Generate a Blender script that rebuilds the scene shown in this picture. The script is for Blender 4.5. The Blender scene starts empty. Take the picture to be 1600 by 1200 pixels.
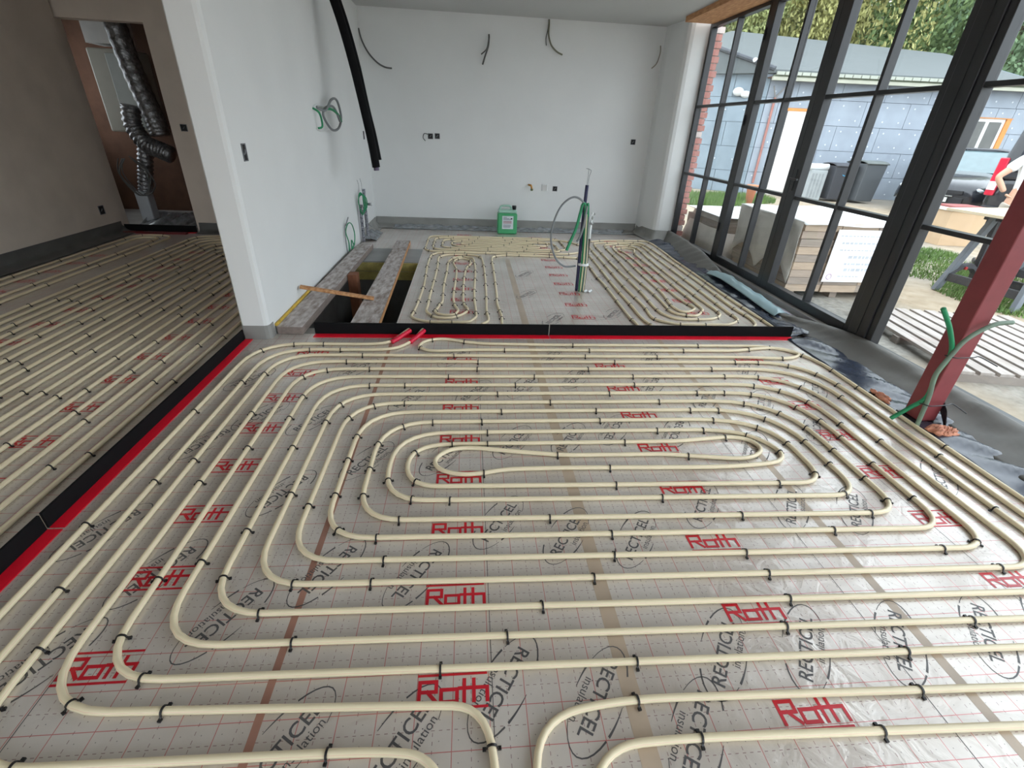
import bpy, math, random
from mathutils import Vector, Matrix
random.seed(7)
S = bpy.context.scene
COL = S.collection

# ---------------------------------------------------------------- camera
def look(yaw, pitch, roll):
    y, p, r = map(math.radians, (yaw, pitch, roll))
    fwd = Vector((math.sin(y)*math.cos(p), math.cos(y)*math.cos(p), -math.sin(p)))
    right = Vector((math.cos(y), -math.sin(y), 0)); up = right.cross(fwd)
    rr = right*math.cos(r) + up*math.sin(r); uu = -right*math.sin(r) + up*math.cos(r)
    return Matrix((rr, uu, -fwd)).transposed()
cd = bpy.data.cameras.new('camera'); cam = bpy.data.objects.new('camera', cd); COL.objects.link(cam)
cam.matrix_world = Matrix.Translation((0, 0, 1.39)) @ look(5.955, 28.642, 2.729).to_4x4()
cd.sensor_width = 36; cd.lens = 736.4/1600*36; cd.clip_start = .02; cd.clip_end = 300
S.camera = cam
# ---------------------------------------------------------------- overcast sky and exposure
wd = bpy.data.worlds.new('overcast_sky'); S.world = wd; wd.use_nodes = True
bg = wd.node_tree.nodes['Background']; bg.inputs[0].default_value = (.85, .93, 1.0, 1); bg.inputs[1].default_value = 1.0
S.view_settings.view_transform = 'Standard'; S.view_settings.look = 'None'
S.view_settings.exposure = 2.12; S.view_settings.gamma = 1.0; S.view_settings.use_curve_mapping = False

# ---------------------------------------------------------------- helpers
def lin(r, g, b):
    f = lambda c: (c/12.92 if c <= .04045 else ((c+.055)/1.055)**2.4)
    return (f(r/255), f(g/255), f(b/255), 1)
MATS = {}
def pm(name, rgb, rough=.6, metal=0, var=.12, vscale=6, bump=0, bscale=40, rgb2=None, spec=.5, stretch=None, coat=0, detail=4):
    """procedural principled material: noise driven colour variation and fine relief"""
    if name in MATS: return MATS[name]
    m = bpy.data.materials.new(name); m.use_nodes = True; nt = m.node_tree; N = nt.nodes; L = nt.links
    b = N['Principled BSDF']; b.inputs['Roughness'].default_value = rough; b.inputs['Metallic'].default_value = metal
    b.inputs['Specular IOR Level'].default_value = spec; b.inputs['Coat Weight'].default_value = coat
    tc = N.new('ShaderNodeTexCoord'); mp = N.new('ShaderNodeMapping'); L.new(tc.outputs['Object'], mp.inputs[0])
    if stretch: mp.inputs['Scale'].default_value = stretch
    no = N.new('ShaderNodeTexNoise'); no.inputs['Scale'].default_value = vscale; no.inputs['Detail'].default_value = detail
    L.new(mp.outputs[0], no.inputs['Vector'])
    c = lin(*rgb); c2 = lin(*rgb2) if rgb2 else tuple(max(0, x*(1-2*var)) for x in c[:3])+(1,)
    cr = N.new('ShaderNodeValToRGB'); cr.color_ramp.elements[0].position = .3; cr.color_ramp.elements[1].position = .68
    cr.color_ramp.elements[0].color = c2; cr.color_ramp.elements[1].color = c
    L.new(no.outputs[0], cr.inputs[0]); L.new(cr.outputs[0], b.inputs['Base Color'])
    if bump:
        n2 = N.new('ShaderNodeTexNoise'); n2.inputs['Scale'].default_value = bscale; n2.inputs['Detail'].default_value = 3
        L.new(mp.outputs[0], n2.inputs['Vector'])
        bp = N.new('ShaderNodeBump'); bp.inputs['Strength'].default_value = bump; bp.inputs['Distance'].default_value = .01
        L.new(n2.outputs[0], bp.inputs['Height']); L.new(bp.outputs[0], b.inputs['Normal'])
    MATS[name] = m; return m

class MB:
    """collects shapes into one mesh"""
    def __init__(s): s.v = []; s.f = []
    def add(s, v, f):
        o = len(s.v); s.v += [tuple(p) for p in v]; s.f += [tuple(i+o for i in q) for q in f]; return s
    def box(s, x0, x1, y0, y1, z0, z1):
        v = [(x, y, z) for z in (z0, z1) for y in (y0, y1) for x in (x0, x1)]
        return s.add(v, [(0, 2, 3, 1), (4, 5, 7, 6), (0, 1, 5, 4), (2, 6, 7, 3), (0, 4, 6, 2), (1, 3, 7, 5)])
    def bar(s, a, b, w, h, up=(0, 0, 1)):
        """rectangular bar from a to b; w across, h along up"""
        a = Vector(a); b = Vector(b); d = (b-a).normalized(); u = Vector(up); x = d.cross(u)
        if x.length < 1e-4: x = d.cross(Vector((1, 0, 0)))
        x.normalize(); u = x.cross(d)
        v = [p + x*i*w/2 + u*j*h/2 for p in (a, b) for j in (-1, 1) for i in (-1, 1)]
        return s.add(v, [(0, 2, 3, 1), (4, 5, 7, 6), (0, 1, 5, 4), (2, 6, 7, 3), (0, 4, 6, 2), (1, 3, 7, 5)])
    def prism(s, poly, z0, z1):
        n = len(poly); v = [(x, y, z0) for x, y in poly]+[(x, y, z1) for x, y in poly]
        return s.add(v, [tuple(range(n))[::-1], tuple(range(n, 2*n))]+[(i, (i+1) % n, n+(i+1) % n, n+i) for i in range(n)])
    def tube(s, pts, r, n=8, closed=False, squash=None):
        pts = [Vector(p) for p in pts]; m = len(pts)
        R = r if isinstance(r, (list, tuple)) else [r]*m
        nrm = None; o = len(s.v)
        for i, p in enumerate(pts):
            if closed: t = pts[(i+1) % m]-pts[i-1]
            else: t = pts[min(i+1, m-1)]-pts[max(i-1, 0)]
            t.normalize()
            if nrm is None:
                nrm = Vector((0, 0, 1)) if abs(t.z) < .9 else Vector((1, 0, 0))
            nrm = nrm - t*nrm.dot(t)
            if nrm.length < 1e-5: nrm = t.orthogonal()
            nrm.normalize(); bn = t.cross(nrm)
            for k in range(n):
                a = 2*math.pi*k/n
                s.v.append(tuple(p + (nrm*math.cos(a) + bn*math.sin(a))*R[i]))
        for i in range(m if closed else m-1):
            j = (i+1) % m
            for k in range(n):
                s.f.append((o+i*n+k, o+j*n+k, o+j*n+(k+1) % n, o+i*n+(k+1) % n))
        if not closed:
            s.f.append(tuple(o+k for k in range(n))); s.f.append(tuple(o+(m-1)*n+k for k in range(n))[::-1])
        return s
    def lathe(s, prof, c=(0, 0, 0), n=20, axis='z'):
        o = len(s.v); m = len(prof)
        for r, z in prof:
            for k in range(n):
                a = 2*math.pi*k/n; q = (r*math.cos(a), r*math.sin(a), z)
                if axis == 'y': q = (q[0], q[2], q[1])
                if axis == 'x': q = (q[2], q[0], q[1])
                s.v.append((c[0]+q[0], c[1]+q[1], c[2]+q[2]))
        for i in range(m-1):
            for k in range(n): s.f.append((o+i*n+k, o+i*n+(k+1) % n, o+(i+1)*n+(k+1) % n, o+(i+1)*n+k))
        s.f.append(tuple(o+k for k in range(n))[::-1]); s.f.append(tuple(o+(m-1)*n+k for k in range(n)))
        return s
    def grid(s, fn, nu, nv):
        o = len(s.v)
        for i in range(nu+1):
            for j in range(nv+1): s.v.append(tuple(fn(i/nu, j/nv)))
        for i in range(nu):
            for j in range(nv):
                a = o+i*(nv+1)+j; s.f.append((a, a+nv+1, a+nv+2, a+1))
        return s
    def ball(s, c, r, n=10, m=6, jit=0):
        rx, ry, rz = r if isinstance(r, (tuple, list)) else (r, r, r)
        def fn(u, v):
            a = 2*math.pi*u; b = math.pi*v
            k = 1+(math.sin(a*3+b*5+c[0]*9)*jit)
            return (c[0]+rx*k*math.cos(a)*math.sin(b), c[1]+ry*k*math.sin(a)*math.sin(b), c[2]+rz*k*math.cos(b))
        return s.grid(fn, n, m)
    def mesh(s, name):
        me = bpy.data.meshes.new(name); me.from_pydata(s.v, [], s.f); me.validate(); me.update(); return me
    def build(s, name, mat, parent=None, smooth=False, bevel=0, loc=None, rz=None, solid=0):
        me = s.mesh(name); me.materials.append(mat)
        if smooth: me.polygons.foreach_set('use_smooth', [True]*len(me.polygons))
        o = bpy.data.objects.new(name, me); COL.objects.link(o)
        if parent is not None: o.parent = parent
        if loc: o.location = loc
        if rz: o.rotation_euler = (0, 0, rz)
        if solid:
            md = o.modifiers.new('thickness', 'SOLIDIFY'); md.thickness = solid; md.offset = 0
        if bevel:
            md = o.modifiers.new('bevel', 'BEVEL'); md.width = bevel; md.segments = 2; md.limit_method = 'ANGLE'
        return o
def tag(o, label=None, cat=None, group=None, kind=None):
    if label: o['label'] = label
    if cat: o['category'] = cat
    if group: o['group'] = group
    if kind: o['kind'] = kind
    return o
def thing(name, label=None, cat=None, loc=(0, 0, 0), rz=0, group=None, kind=None):
    o = bpy.data.objects.new(name, None); o.empty_display_size = .1; COL.objects.link(o)
    o.location = loc; o.rotation_euler = (0, 0, rz); return tag(o, label, cat, group, kind)
def crom(P, k=6, closed=False):
    """Catmull-Rom curve through points"""
    P = [Vector(p) for p in P]; n = len(P); out = []
    for i in range(n if closed else n-1):
        if closed: a, b, c, d = P[i-1], P[i], P[(i+1) % n], P[(i+2) % n]
        else: a, b, c, d = P[max(i-1, 0)], P[i], P[i+1], P[min(i+2, n-1)]
        for j in range(k):
            t = j/k
            out.append(.5*((2*b)+(c-a)*t+(2*a-5*b+4*c-d)*t*t+(3*b-a-3*c+d)*t**3))
    if not closed: out.append(P[-1])
    return out
def fillet(P, k=7):
    """P: (x, y, r) corner points -> smooth plan path"""
    out = []; n = len(P)
    for i, q in enumerate(P):
        p = Vector(q[:2]); r = q[2] if len(q) > 2 else .08
        if i in (0, n-1): out.append(p); continue
        a = Vector(P[i-1][:2])-p; b = Vector(P[i+1][:2])-p
        ta = min(r, a.length*.5); tb = min(r, b.length*.5)
        A = p+a.normalized()*ta; B = p+b.normalized()*tb
        for j in range(k+1):
            t = j/k; out.append(A*(1-t)**2+p*2*t*(1-t)+B*t*t)
    return out

# ---------------------------------------------------------------- shared materials
PLASTER = pm('white_plaster', (226, 227, 226), .85, var=.025, vscale=1.5, bump=.05, bscale=60)
PLASTER_B = pm('raw_brown_plaster', (224, 211, 198), .9, var=.06, vscale=3, bump=.1, bscale=30)
CEIL = pm('ceiling_plaster', (196, 197, 195), .9, var=.02, vscale=1.2)
MEMBW = pm('window_membrane', (102, 100, 95), .6, var=.10, vscale=5, bump=.15, bscale=12)
MEMB = pm('grey_membrane', (146, 145, 141), .55, var=.10, vscale=5, bump=.15, bscale=12)
MEMBD = pm('dark_grey_membrane', (100, 100, 98), .5, var=.1, vscale=5, bump=.15, bscale=12)
FILM = pm('plastic_film', (150, 154, 158), .2, var=.25, vscale=14, bump=.35, bscale=9, spec=.7)
FILMD = pm('dark_plastic_film', (54, 61, 76), .24, var=.12, vscale=8, bump=.35, bscale=7, spec=.6)
CONC = pm('concrete', (150, 147, 142), .9, var=.1, vscale=4, bump=.2, bscale=50)
BLACKM = pm('black_frame_paint', (44, 45, 48), .38, var=.1, vscale=9)
BLACKF = pm('black_foam', (14, 14, 16), .85, var=.08, vscale=20, spec=.2)
REDF = pm('red_foil', (246, 26, 52), .4, var=.06, vscale=8)
PIPE = pm('cream_pipe', (235, 221, 187), .33, var=.035, vscale=2, spec=.5)
def pipe_stripe(m):       # thin pink lines printed along the pipe
    nt = m.node_tree; N = nt.nodes; L = nt.links; b = N['Principled BSDF']; src = b.inputs['Base Color'].links[0].from_socket
    tc = N.new('ShaderNodeTexCoord'); sp = N.new('ShaderNodeSeparateXYZ'); L.new(tc.outputs['Normal'], sp.inputs[0])
    c = N.new('ShaderNodeMath'); c.operation = 'COMPARE'; c.inputs[1].default_value = .62; c.inputs[2].default_value = .05; L.new(sp.outputs[2], c.inputs[0])
    k = N.new('ShaderNodeMath'); k.operation = 'MULTIPLY'; k.inputs[1].default_value = .45; L.new(c.outputs[0], k.inputs[0])
    x = N.new('ShaderNodeMix'); x.data_type = 'RGBA'; L.new(k.outputs[0], x.inputs[0]); L.new(src, x.inputs[6]); x.inputs[7].default_value = lin(222, 150, 136); L.new(x.outputs[2], b.inputs['Base Color'])
pipe_stripe(PIPE)
CLIP = pm('black_clip', (26, 25, 27), .45, var=.1)
GREEN = pm('green_conduit', (32, 140, 92), .45, var=.1, vscale=9)
GREYC = pm('grey_conduit', (128, 132, 134), .5, var=.08, vscale=9)
NAVY = pm('navy_sleeve', (34, 36, 74), .5, var=.1, vscale=9)
DARK = pm('dark_plastic', (34, 34, 38), .5, var=.1, vscale=9)
WHITEP = pm('white_plastic', (222, 224, 224), .45, var=.03, vscale=9)
WOOD_R = pm('weathered_wood', (204, 198, 196), .85, var=.22, vscale=6, stretch=(5, 1.6, 5), bump=.3, bscale=12, rgb2=(138, 124, 116))
WOOD_O = pm('fresh_wood', (208, 158, 110), .7, var=.12, vscale=5, stretch=(9, 2, 9), rgb2=(166, 112, 68))
WOOD_B = pm('brown_wood', (134, 84, 58), .7, var=.12, vscale=5, stretch=(9, 9, 2))
def glass_mat():
    m = bpy.data.materials.new('window_glass'); m.use_nodes = True; nt = m.node_tree; nt.nodes.clear(); N = nt.nodes; L = nt.links
    o = N.new('ShaderNodeOutputMaterial'); mx = N.new('ShaderNodeMixShader'); t = N.new('ShaderNodeBsdfTransparent')
    g = N.new('ShaderNodeBsdfGlossy'); g.inputs['Roughness'].default_value = .02; lw_ = N.new('ShaderNodeLayerWeight'); lw_.inputs[0].default_value = .5
    pw = N.new('ShaderNodeMath'); pw.operation = 'POWER'; pw.inputs[1].default_value = 4; L.new(lw_.outputs['Facing'], pw.inputs[0])
    fr = N.new('ShaderNodeMath'); fr.operation = 'MULTIPLY_ADD'; fr.inputs[1].default_value = .45; fr.inputs[2].default_value = .02; L.new(pw.outputs[0], fr.inputs[0])
    t.inputs[0].default_value = (.965, .975, .975, 1); L.new(fr.outputs[0], mx.inputs[0]); L.new(t.outputs[0], mx.inputs[1]); L.new(g.outputs[0], mx.inputs[2])
    L.new(mx.outputs[0], o.inputs[0]); MATS['glass'] = m; return m
GLASS = glass_mat()

# ================================================================ STRUCTURE
ZC = 2.63
def struct(o): o['kind'] = 'structure'; return o
# walls of the main room
struct(MB().box(-1.575, 3.05, 7.55, 7.75, -.1, ZC).build('wall_back', PLASTER))
poly = [(-1.575, 7.55), (-1.575, 3.22), (-1.56, 3.2), (-1.42, 3.2), (-1.40, 3.207), (-1.39, 3.23), (-1.39, 7.55)]
struct(MB().prism(poly, -.05, ZC).build('wall_left', PLASTER))
poly = [(2.62, 7.60), (2.63, 7.40), (2.685, 7.06), (2.70, 7.0), (2.73, 6.965), (2.77, 6.95), (3.04, 6.93), (3.04, 7.60)]
struct(MB().prism(poly, -.1, ZC).build('wall_right', PLASTER))
# side room on the left with its doorway to a utility room
struct(MB().box(-4.6, -4.40, -2.75, 6.66, -.1, ZC).build('wall_side_room', PLASTER_B))
m = MB(); m.box(-3.53, -1.575, 6.70, 6.85, -.1, ZC); m.box(-4.6, -3.53, 6.70, 6.85, 2.215, ZC); m.box(-5.75, -4.455, 6.66, 6.85, -.1, ZC)
struct(m.build('wall_doorway', PLASTER_B))
UB = pm('utility_brick', (100, 70, 53), .9, var=.15, vscale=6, bump=.3, bscale=25)
struct(MB().box(-5.7, -2.9, 8.3, 8.45, -.1, ZC).build('wall_utility_back', UB))
m = MB(); m.box(-5.75, -5.6, 6.85, 7.2, -.1, ZC); m.box(-5.75, -5.6, 8.1, 8.3, -.1, ZC); m.box(-5.75, -5.6, 7.2, 8.1, -.1, 1.0); m.box(-5.75, -5.6, 7.2, 8.1, 2.2, ZC)  # unseen opening added to this wall to brighten the utility room
struct(m.build('wall_utility_left', UB))
struct(MB().box(-3.3, -3.15, 6.85, 8.3, -.1, ZC).build('wall_utility_right', UB))
# ceiling
struct(MB().box(-5.7, 2.72, -2.75, 8.45, ZC, ZC+.12).build('ceiling', CEIL))
o = MB().box(2.60, 2.95, -2.75, 6.87, 2.575, 2.66).build('trim_1', WOOD_O); struct(o)
# unseen wall behind the camera; unglazed gaps added to steer light inside
m = MB(); m.box(-4.6, 3.1, -2.75, -2.6, 2.45, ZC); m.box(-1.9, .6, -2.75, -2.6, -.1, 2.45)
struct(m.build('wall_rear', PLASTER))
# floor slab with the pit
PX0, PX1, PY0, PY1 = -1.36, -.563, 3.42, 5.39
m = MB()
m.box(-5.7, PX0, -2.75, 8.45, -.12, -.004); m.box(PX1, 3.03, -2.75, 8.45, -.12, -.004)
m.box(PX0, PX1, -2.75, PY0, -.12, -.004); m.box(PX0, PX1, PY1, 8.45, -.12, -.004)
floor = struct(m.build('floor', CONC))
PITC = pm('pit_concrete', (104, 102, 100), .95, var=.15, vscale=5, bump=.3, bscale=30)
m = MB(); m.box(PX0-.1, PX0, PY0-.1, PY1+.1, -.95, -.12); m.box(PX1, PX1+.1, PY0-.1, PY1+.1, -.95, -.12)
m.box(PX0, PX1, PY0-.1, PY0, -.95, -.12); m.box(PX0, PX1, PY1, PY1+.1, -.95, -.12); m.box(PX0, PX1, PY0, PY1, -1.0, -.95)
m.build('pit_lining', PITC, floor)
INSY = pm('yellow_insulation', (186, 172, 104), .9, var=.15, vscale=20, bump=.3, bscale=60)
for k in range(2): MB().box(PX0, PX1, PY1-.014, PY1-.001, -.012-.1*k-.092, -.012-.1*k).build('insulation_layer', INSY, floor)

# ---- foil laid over the insulation: printed grid
def foil_mat():
    m = bpy.data.materials.new('grid_foil'); m.use_nodes = True; nt = m.node_tree; N = nt.nodes; L = nt.links
    b = N['Principled BSDF']
    tc = N.new('ShaderNodeTexCoord'); sp = N.new('ShaderNodeSeparateXYZ'); L.new(tc.outputs['Object'], sp.inputs[0])
    def math_(op, a, b_=None, c=None):
        n = N.new('ShaderNodeMath'); n.operation = op
        for i, q in enumerate((a, b_, c)):
            if q is None: continue
            if isinstance(q, (int, float)): n.inputs[i].default_value = q
            else: L.new(q, n.inputs[i])
        return n.outputs[0]
    def dist(out, off, per):      # distance to the nearest line
        q = math_('ADD', out, -off+per*400); q = math_('MODULO', q, per); q = math_('SUBTRACT', q, per/2); q = math_('ABSOLUTE', q)
        return math_('SUBTRACT', per/2, q)
    X, Y = sp.outputs[0], sp.outputs[1]
    red = math_('MAXIMUM', math_('LESS_THAN', dist(X, -.046, .1), .0011), math_('LESS_THAN', dist(Y, .704, .1), .0011))
    # dashed half lines
    dx = math_('MULTIPLY', math_('LESS_THAN', dist(X, .004, .1), .0009), math_('LESS_THAN', math_('MODULO', math_('ADD', Y, 40.0), .02), .009))
    dy = math_('MULTIPLY', math_('LESS_THAN', dist(Y, .754, .1), .0009), math_('LESS_THAN', math_('MODULO', math_('ADD', X, 40.0), .02), .009))
    dash = math_('MAXIMUM', dx, dy)
    d1 = math_('LESS_THAN', dist(X, .021, .05), .0012); d2 = math_('LESS_THAN', dist(Y, .729, .05), .0012)
    dots = math_('MULTIPLY', d1, d2)
    no = N.new('ShaderNodeTexNoise'); no.inputs['Scale'].default_value = 2.2; no.inputs['Detail'].default_value = 6; L.new(tc.outputs['Object'], no.inputs['Vector'])
    cr = N.new('ShaderNodeValToRGB'); cr.color_ramp.elements[0].position = .32; cr.color_ramp.elements[1].position = .66
    cr.color_ramp.elements[0].color = lin(194, 184, 175); cr.color_ramp.elements[1].color = lin(217, 210, 203)
    L.new(no.outputs[0], cr.inputs[0])
    def mix(fac, a, col):
        n = N.new('ShaderNodeMix'); n.data_type = 'RGBA'; L.new(fac, n.inputs[0]); L.new(a, n.inputs[6]); n.inputs[7].default_value = col; return n.outputs[2]
    c = mix(math_('MULTIPLY', dash, .75), cr.outputs[0], lin(120, 78, 84)); c = mix(math_('MULTIPLY', dots, .7), c, lin(70, 62, 64)); c = mix(math_('MULTIPLY', red, .75), c, lin(190, 70, 74))
    L.new(c, b.inputs['Base Color'])
    b.inputs['Roughness'].default_value = .3; b.inputs['Specular IOR Level'].default_value = .6; b.inputs['Metallic'].default_value = .24
    b.inputs['Coat Weight'].default_value = .6; b.inputs['Coat Roughness'].default_value = .12
    n2 = N.new('ShaderNodeTexNoise'); n2.inputs['Scale'].default_value = 9; n2.inputs['Detail'].default_value = 4; n2.inputs['Distortion'].default_value = 1.2; L.new(tc.outputs['Object'], n2.inputs['Vector'])
    bp = N.new('ShaderNodeBump'); bp.inputs['Strength'].default_value = .35; bp.inputs['Distance'].default_value = .012; L.new(n2.outputs[0], bp.inputs['Height'])
    L.new(bp.outputs[0], b.inputs['Normal']); L.new(bp.outputs[0], b.inputs['Coat Normal'])
    return m
FOIL = foil_mat()
TAPE = pm('brown_seam_tape', (188, 169, 149), .3, var=.08, vscale=8)
TAPE2 = pm('reddish_seam', (166, 122, 106), .35, var=.1, vscale=8)
RED = pm('red_print', (206, 28, 46), .35, var=.1, vscale=9)
BLK = pm('black_print', (88, 86, 88), .4, var=.1, vscale=9)

def stroke(mb, pts, w, z, T):
    for (a, b) in zip(pts[:-1], pts[1:]):
        z += .00006
        a = Vector(a); b = Vector(b); d = (b-a).normalized(); n = Vector((-d.y, d.x))*w/2; a = a-d*w/2; b = b+d*w/2
        mb.add([(*T(a+n), z), (*T(a-n), z), (*T(b-n), z), (*T(b+n), z)], [(0, 1, 2, 3)])
def roth(mb, cx, cy, z=.0007, flip=False):
    sg = -1 if flip else 1
    T = lambda p: (cx+sg*(p[0]-.098), cy+sg*(p[1]-.028))
    w = .0102
    stroke(mb, [(.004, 0), (.004, .055), (.05, .055), (.05, .028), (.004, .028)], w, z, T); stroke(mb, [(.026, .028), (.052, 0)], w, z+.0001, T)
    stroke(mb, [(.064, 0), (.064, .032), (.108, .032), (.108, 0), (.064, 0)], w, z, T)
    stroke(mb, [(.128, 0), (.128, .056)], w, z, T); stroke(mb, [(.155, 0), (.155, .056)], w, z, T)
    stroke(mb, [(.115, .034), (.192, .034), (.192, 0)], w, z+.0001, T)
    stroke(mb, [(.0, .073), (.19, .073)], .007, z, T); stroke(mb, [(.0, -.016), (.19, -.016)], .007, z, T)
def text_mesh(body, width, bold):
    cu = bpy.data.curves.new('t', 'FONT'); cu.body = body; cu.offset = bold; cu.resolution_u = 3
    ob = bpy.data.objects.new('t', cu); COL.objects.link(ob); bpy.context.view_layer.update()
    ev = ob.evaluated_get(bpy.context.evaluated_depsgraph_get()); me = ev.to_mesh()
    V = [v.co.copy() for v in me.vertices]; F = [tuple(p.vertices) for p in me.polygons]; ev.to_mesh_clear()
    bpy.data.objects.remove(ob); bpy.data.curves.remove(cu)
    x0 = min(v.x for v in V); x1 = max(v.x for v in V); y0 = min(v.y for v in V); y1 = max(v.y for v in V); k = width/(x1-x0)
    return [((v.x-(x0+x1)/2)*k, (v.y-(y0+y1)/2)*k) for v in V], F
TXT_R = text_mesh('RECTICEL', .235, .012); TXT_I = text_mesh('insulation', .13, 0)
def recticel(mb, cx, cy, ang, z=.0005):
    ca, sa = math.cos(math.radians(ang)), math.sin(math.radians(ang))
    T = lambda p: (cx+p[0]*ca-p[1]*sa, cy+p[0]*sa+p[1]*ca)
    V, F = TXT_R; mb.add([(*T(p), z) for p in V], F)
    V, F = TXT_I; mb.add([(*T((p[0]+.03, p[1]-.04)), z) for p in V], F)
    def arc(a0, a1, w0, w1):
        n = 10; vs = []
        for i in range(n+1):
            a = math.radians(a0+(a1-a0)*i/n); w = w0+(w1-w0)*i/n; c_, s_ = math.cos(a), math.sin(a)
            vs += [(*T(((.165-w)*c_, (.066-w)*s_)), z), (*T(((.165+w)*c_, (.066+w)*s_)), z)]
        mb.add(vs, [(2*i, 2*i+1, 2*i+3, 2*i+2) for i in range(n)])
    arc(125, 235, .0026, .001); arc(-55, 55, .001, .0026); arc(60, 92, .0034, .0008); arc(240, 272, .0034, .0008)
ROTH = [(-.045, .75+.302*k) for k in range(-2, 8)]+[(.948, .64+.3055*k) for k in range(-2, 8)]+[(-1.04, .871+.301*k) for k in range(-2, 8)]+[(1.99, 1.024-.308+.308*k) for k in range(-2, 8)]
ROTH_BACK = [(.965, 3.70+.318*k) for k in range(11)]+[(-.06, 3.80+.315*k) for k in range(11)]+[(2.03, 3.84+.325*k) for k in range(10)]
ROTH_SIDE = [(-2.04, 1.05+.31*k) for k in range(16)]+[(-3.0, .95+.31*k) for k in range(16)]+[(-3.95, 1.05+.31*k) for k in range(15)]
REC_U = [(.78, .82), (1.05, .82), (-.47, 1.8), (-.12, 1.82), (-.81, 2.15), (.12, 1.39), (.38, 1.31), (.65, 1.28), (1.0, 1.46), (1.39, 1.43), (1.66, 1.4), (-.18, .63), (-.47, .64), (-.34, 2.37), (.03, 2.44), (.22, 1.93), (.51, 1.95), (-1.09, 2.2), (.33, 2.5), (1.42, 2.35), (1.75, 2.3), (2.2, 2.45), (2.25, 1.6), (1.15, .3), (.85, .28)]
REC_D = [(-.49, 1.18), (-.18, 1.15), (-.76, 1.01), (.1, .76), (.36, .71), (.60, .605), (1.37, .82), (1.69, .83), (-1.21, .89), (-1.06, 1.2), (-1.36, 1.4), (-1.26, 1.96), (-.78, 1.59), (.77, 2.03), (1.16, 2.53), (.68, 2.61), (1.46, 1.85), (1.95, .85), (2.2, .9), (1.1, 2.0), (1.9, 2.0), (-1.3, 2.6), (-.7, 2.75), (-.1, 2.9), (.6, 2.95), (1.3, 2.95), (1.9, 2.75)]
REC_B = [(.7, 3.65), (1.25, 3.8), (.55, 4.3), (.6, 5.0), (1.75, 5.6), (.35, 6.9), (1.4, 4.9)]
def sheet(x0, x1, y0, y1, hasprint=True):
    nx = max(1, int((x1-x0)/.25)); ny = max(1, int((y1-y0)/.25))
    o = MB().grid(lambda u, v: (x0+(x1-x0)*u, y0+(y1-y0)*v, 0), nx, ny).build('foil_sheet', FOIL, floor)
    inside = lambda p: x0 <= p[0] < x1 and y0 < p[1] < y1
    if hasprint:
        r = MB(); k = MB()
        for p in ROTH+ROTH_BACK+ROTH_SIDE:
            if inside(p): roth(r, *p)
        for p in REC_U+REC_B:
            if inside(p): recticel(k, p[0], p[1], 56.5)
        for p in REC_D:
            if inside(p): recticel(k, p[0], p[1], -123.5)
        if y0 < 0 and x0 > -1.7:
            for xj in (.064, 1.31, -1.14, 1.93):
                if x0 <= xj < x1: stroke(k, [(xj, -1.0), (xj, 3.2)], .0022, .0004, lambda p: (p[0], p[1]))
        if r.v: r.build('red_logo_print', RED, o)
        if k.v: k.build('black_logo_print', BLK, o)
    return o
SEAM = [-1.62, -.55, .455, 1.45, 2.44, 2.62]
for a, b in zip(SEAM[:-1], SEAM[1:]):
    sheet(a, b, -2.6, 3.30)
for a, b in [(PX1, .455), (.455, 1.45), (1.45, 2.60)]: sheet(a, b, 3.30, 7.28)
sheet(-1.36, PX1, 6.02, 7.28)
for a, b in [(-2.55, -1.62), (-3.45, -2.55), (-4.38, -3.45)]: sheet(a, b, -2.6, 6.62)
for x in (-.55, .455, 1.45):
    w_ = .011 if x < 0 else (.026 if x < 1 else .017)
    MB().box(x-w_, x+w_, -2.6, 3.25, 0, .0004).build('seam_tape', TAPE2 if x < 0 else TAPE, floor)
for x in (.455,): MB().box(x-.028, x+.028, 3.32, 5.6, 0, .0004).build('seam_tape', TAPE, floor)
# grey board between pit and foil
MB().box(-1.36, PX1, 5.40, 6.02, -.004, .001).build('bare_board', pm('bare_grey_board', (158, 160, 160), .7, var=.08, vscale=4), floor)

# ---- membranes folded up along the walls
def ribbon(name, mat, rows, kind='structure', solid=.004, parent=None, wob=.012, seed=1, sub=18):
    """rows: stations along the wall, each a list of profile points -> a draped strip"""
    rnd = random.Random(seed); ph = [rnd.uniform(0, 6) for _ in range(6)]
    npf = len(rows[0]); P = [crom([Vector(r[j]) for r in rows], sub) for j in range(npf)]
    cols = [crom([P[j][i] for j in range(npf)], 4) for i in range(len(P[0]))]
    m = MB(); nu = len(cols)-1; nv = len(cols[0])-1; o = []
    for i, c in enumerate(cols):
        for j, p in enumerate(c):
            w = wob*math.sin(i*.55+ph[0]+j*.4)*math.sin(i*.21+ph[1])+wob*.6*math.sin(i*1.3+j*.9+ph[2])
            k = math.sin(math.pi*j/nv)
            m.v.append((p.x+w*k*.7, p.y+w*k*.4, max(p.z+w*k, .001)))
    for i in range(nu):
        for j in range(nv): a = i*(nv+1)+j; m.f.append((a, a+nv+1, a+nv+2, a+1))
    ob = m.build(name, mat, parent, smooth=True, solid=solid)
    if kind and not parent: ob['kind'] = kind
    return ob
bb = ribbon('baseboard_back', MEMB, [[(x, 7.545, .125), (x, 7.535, .06), (x, 7.50, .015), (x, 7.30, .008)] for x in (-1.38, -.6, .2, 1.0, 1.8, 2.62)], wob=.006)
ribbon('film_fold', FILM, [[(x, 7.49, .02), (x, 7.44, .035), (x, 7.38, .02), (x, 7.27, .006)] for x in (-1.1, -.4, .1, .8, 1.3, 1.9, 2.4)], parent=bb, wob=.016, seed=4)
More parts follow.
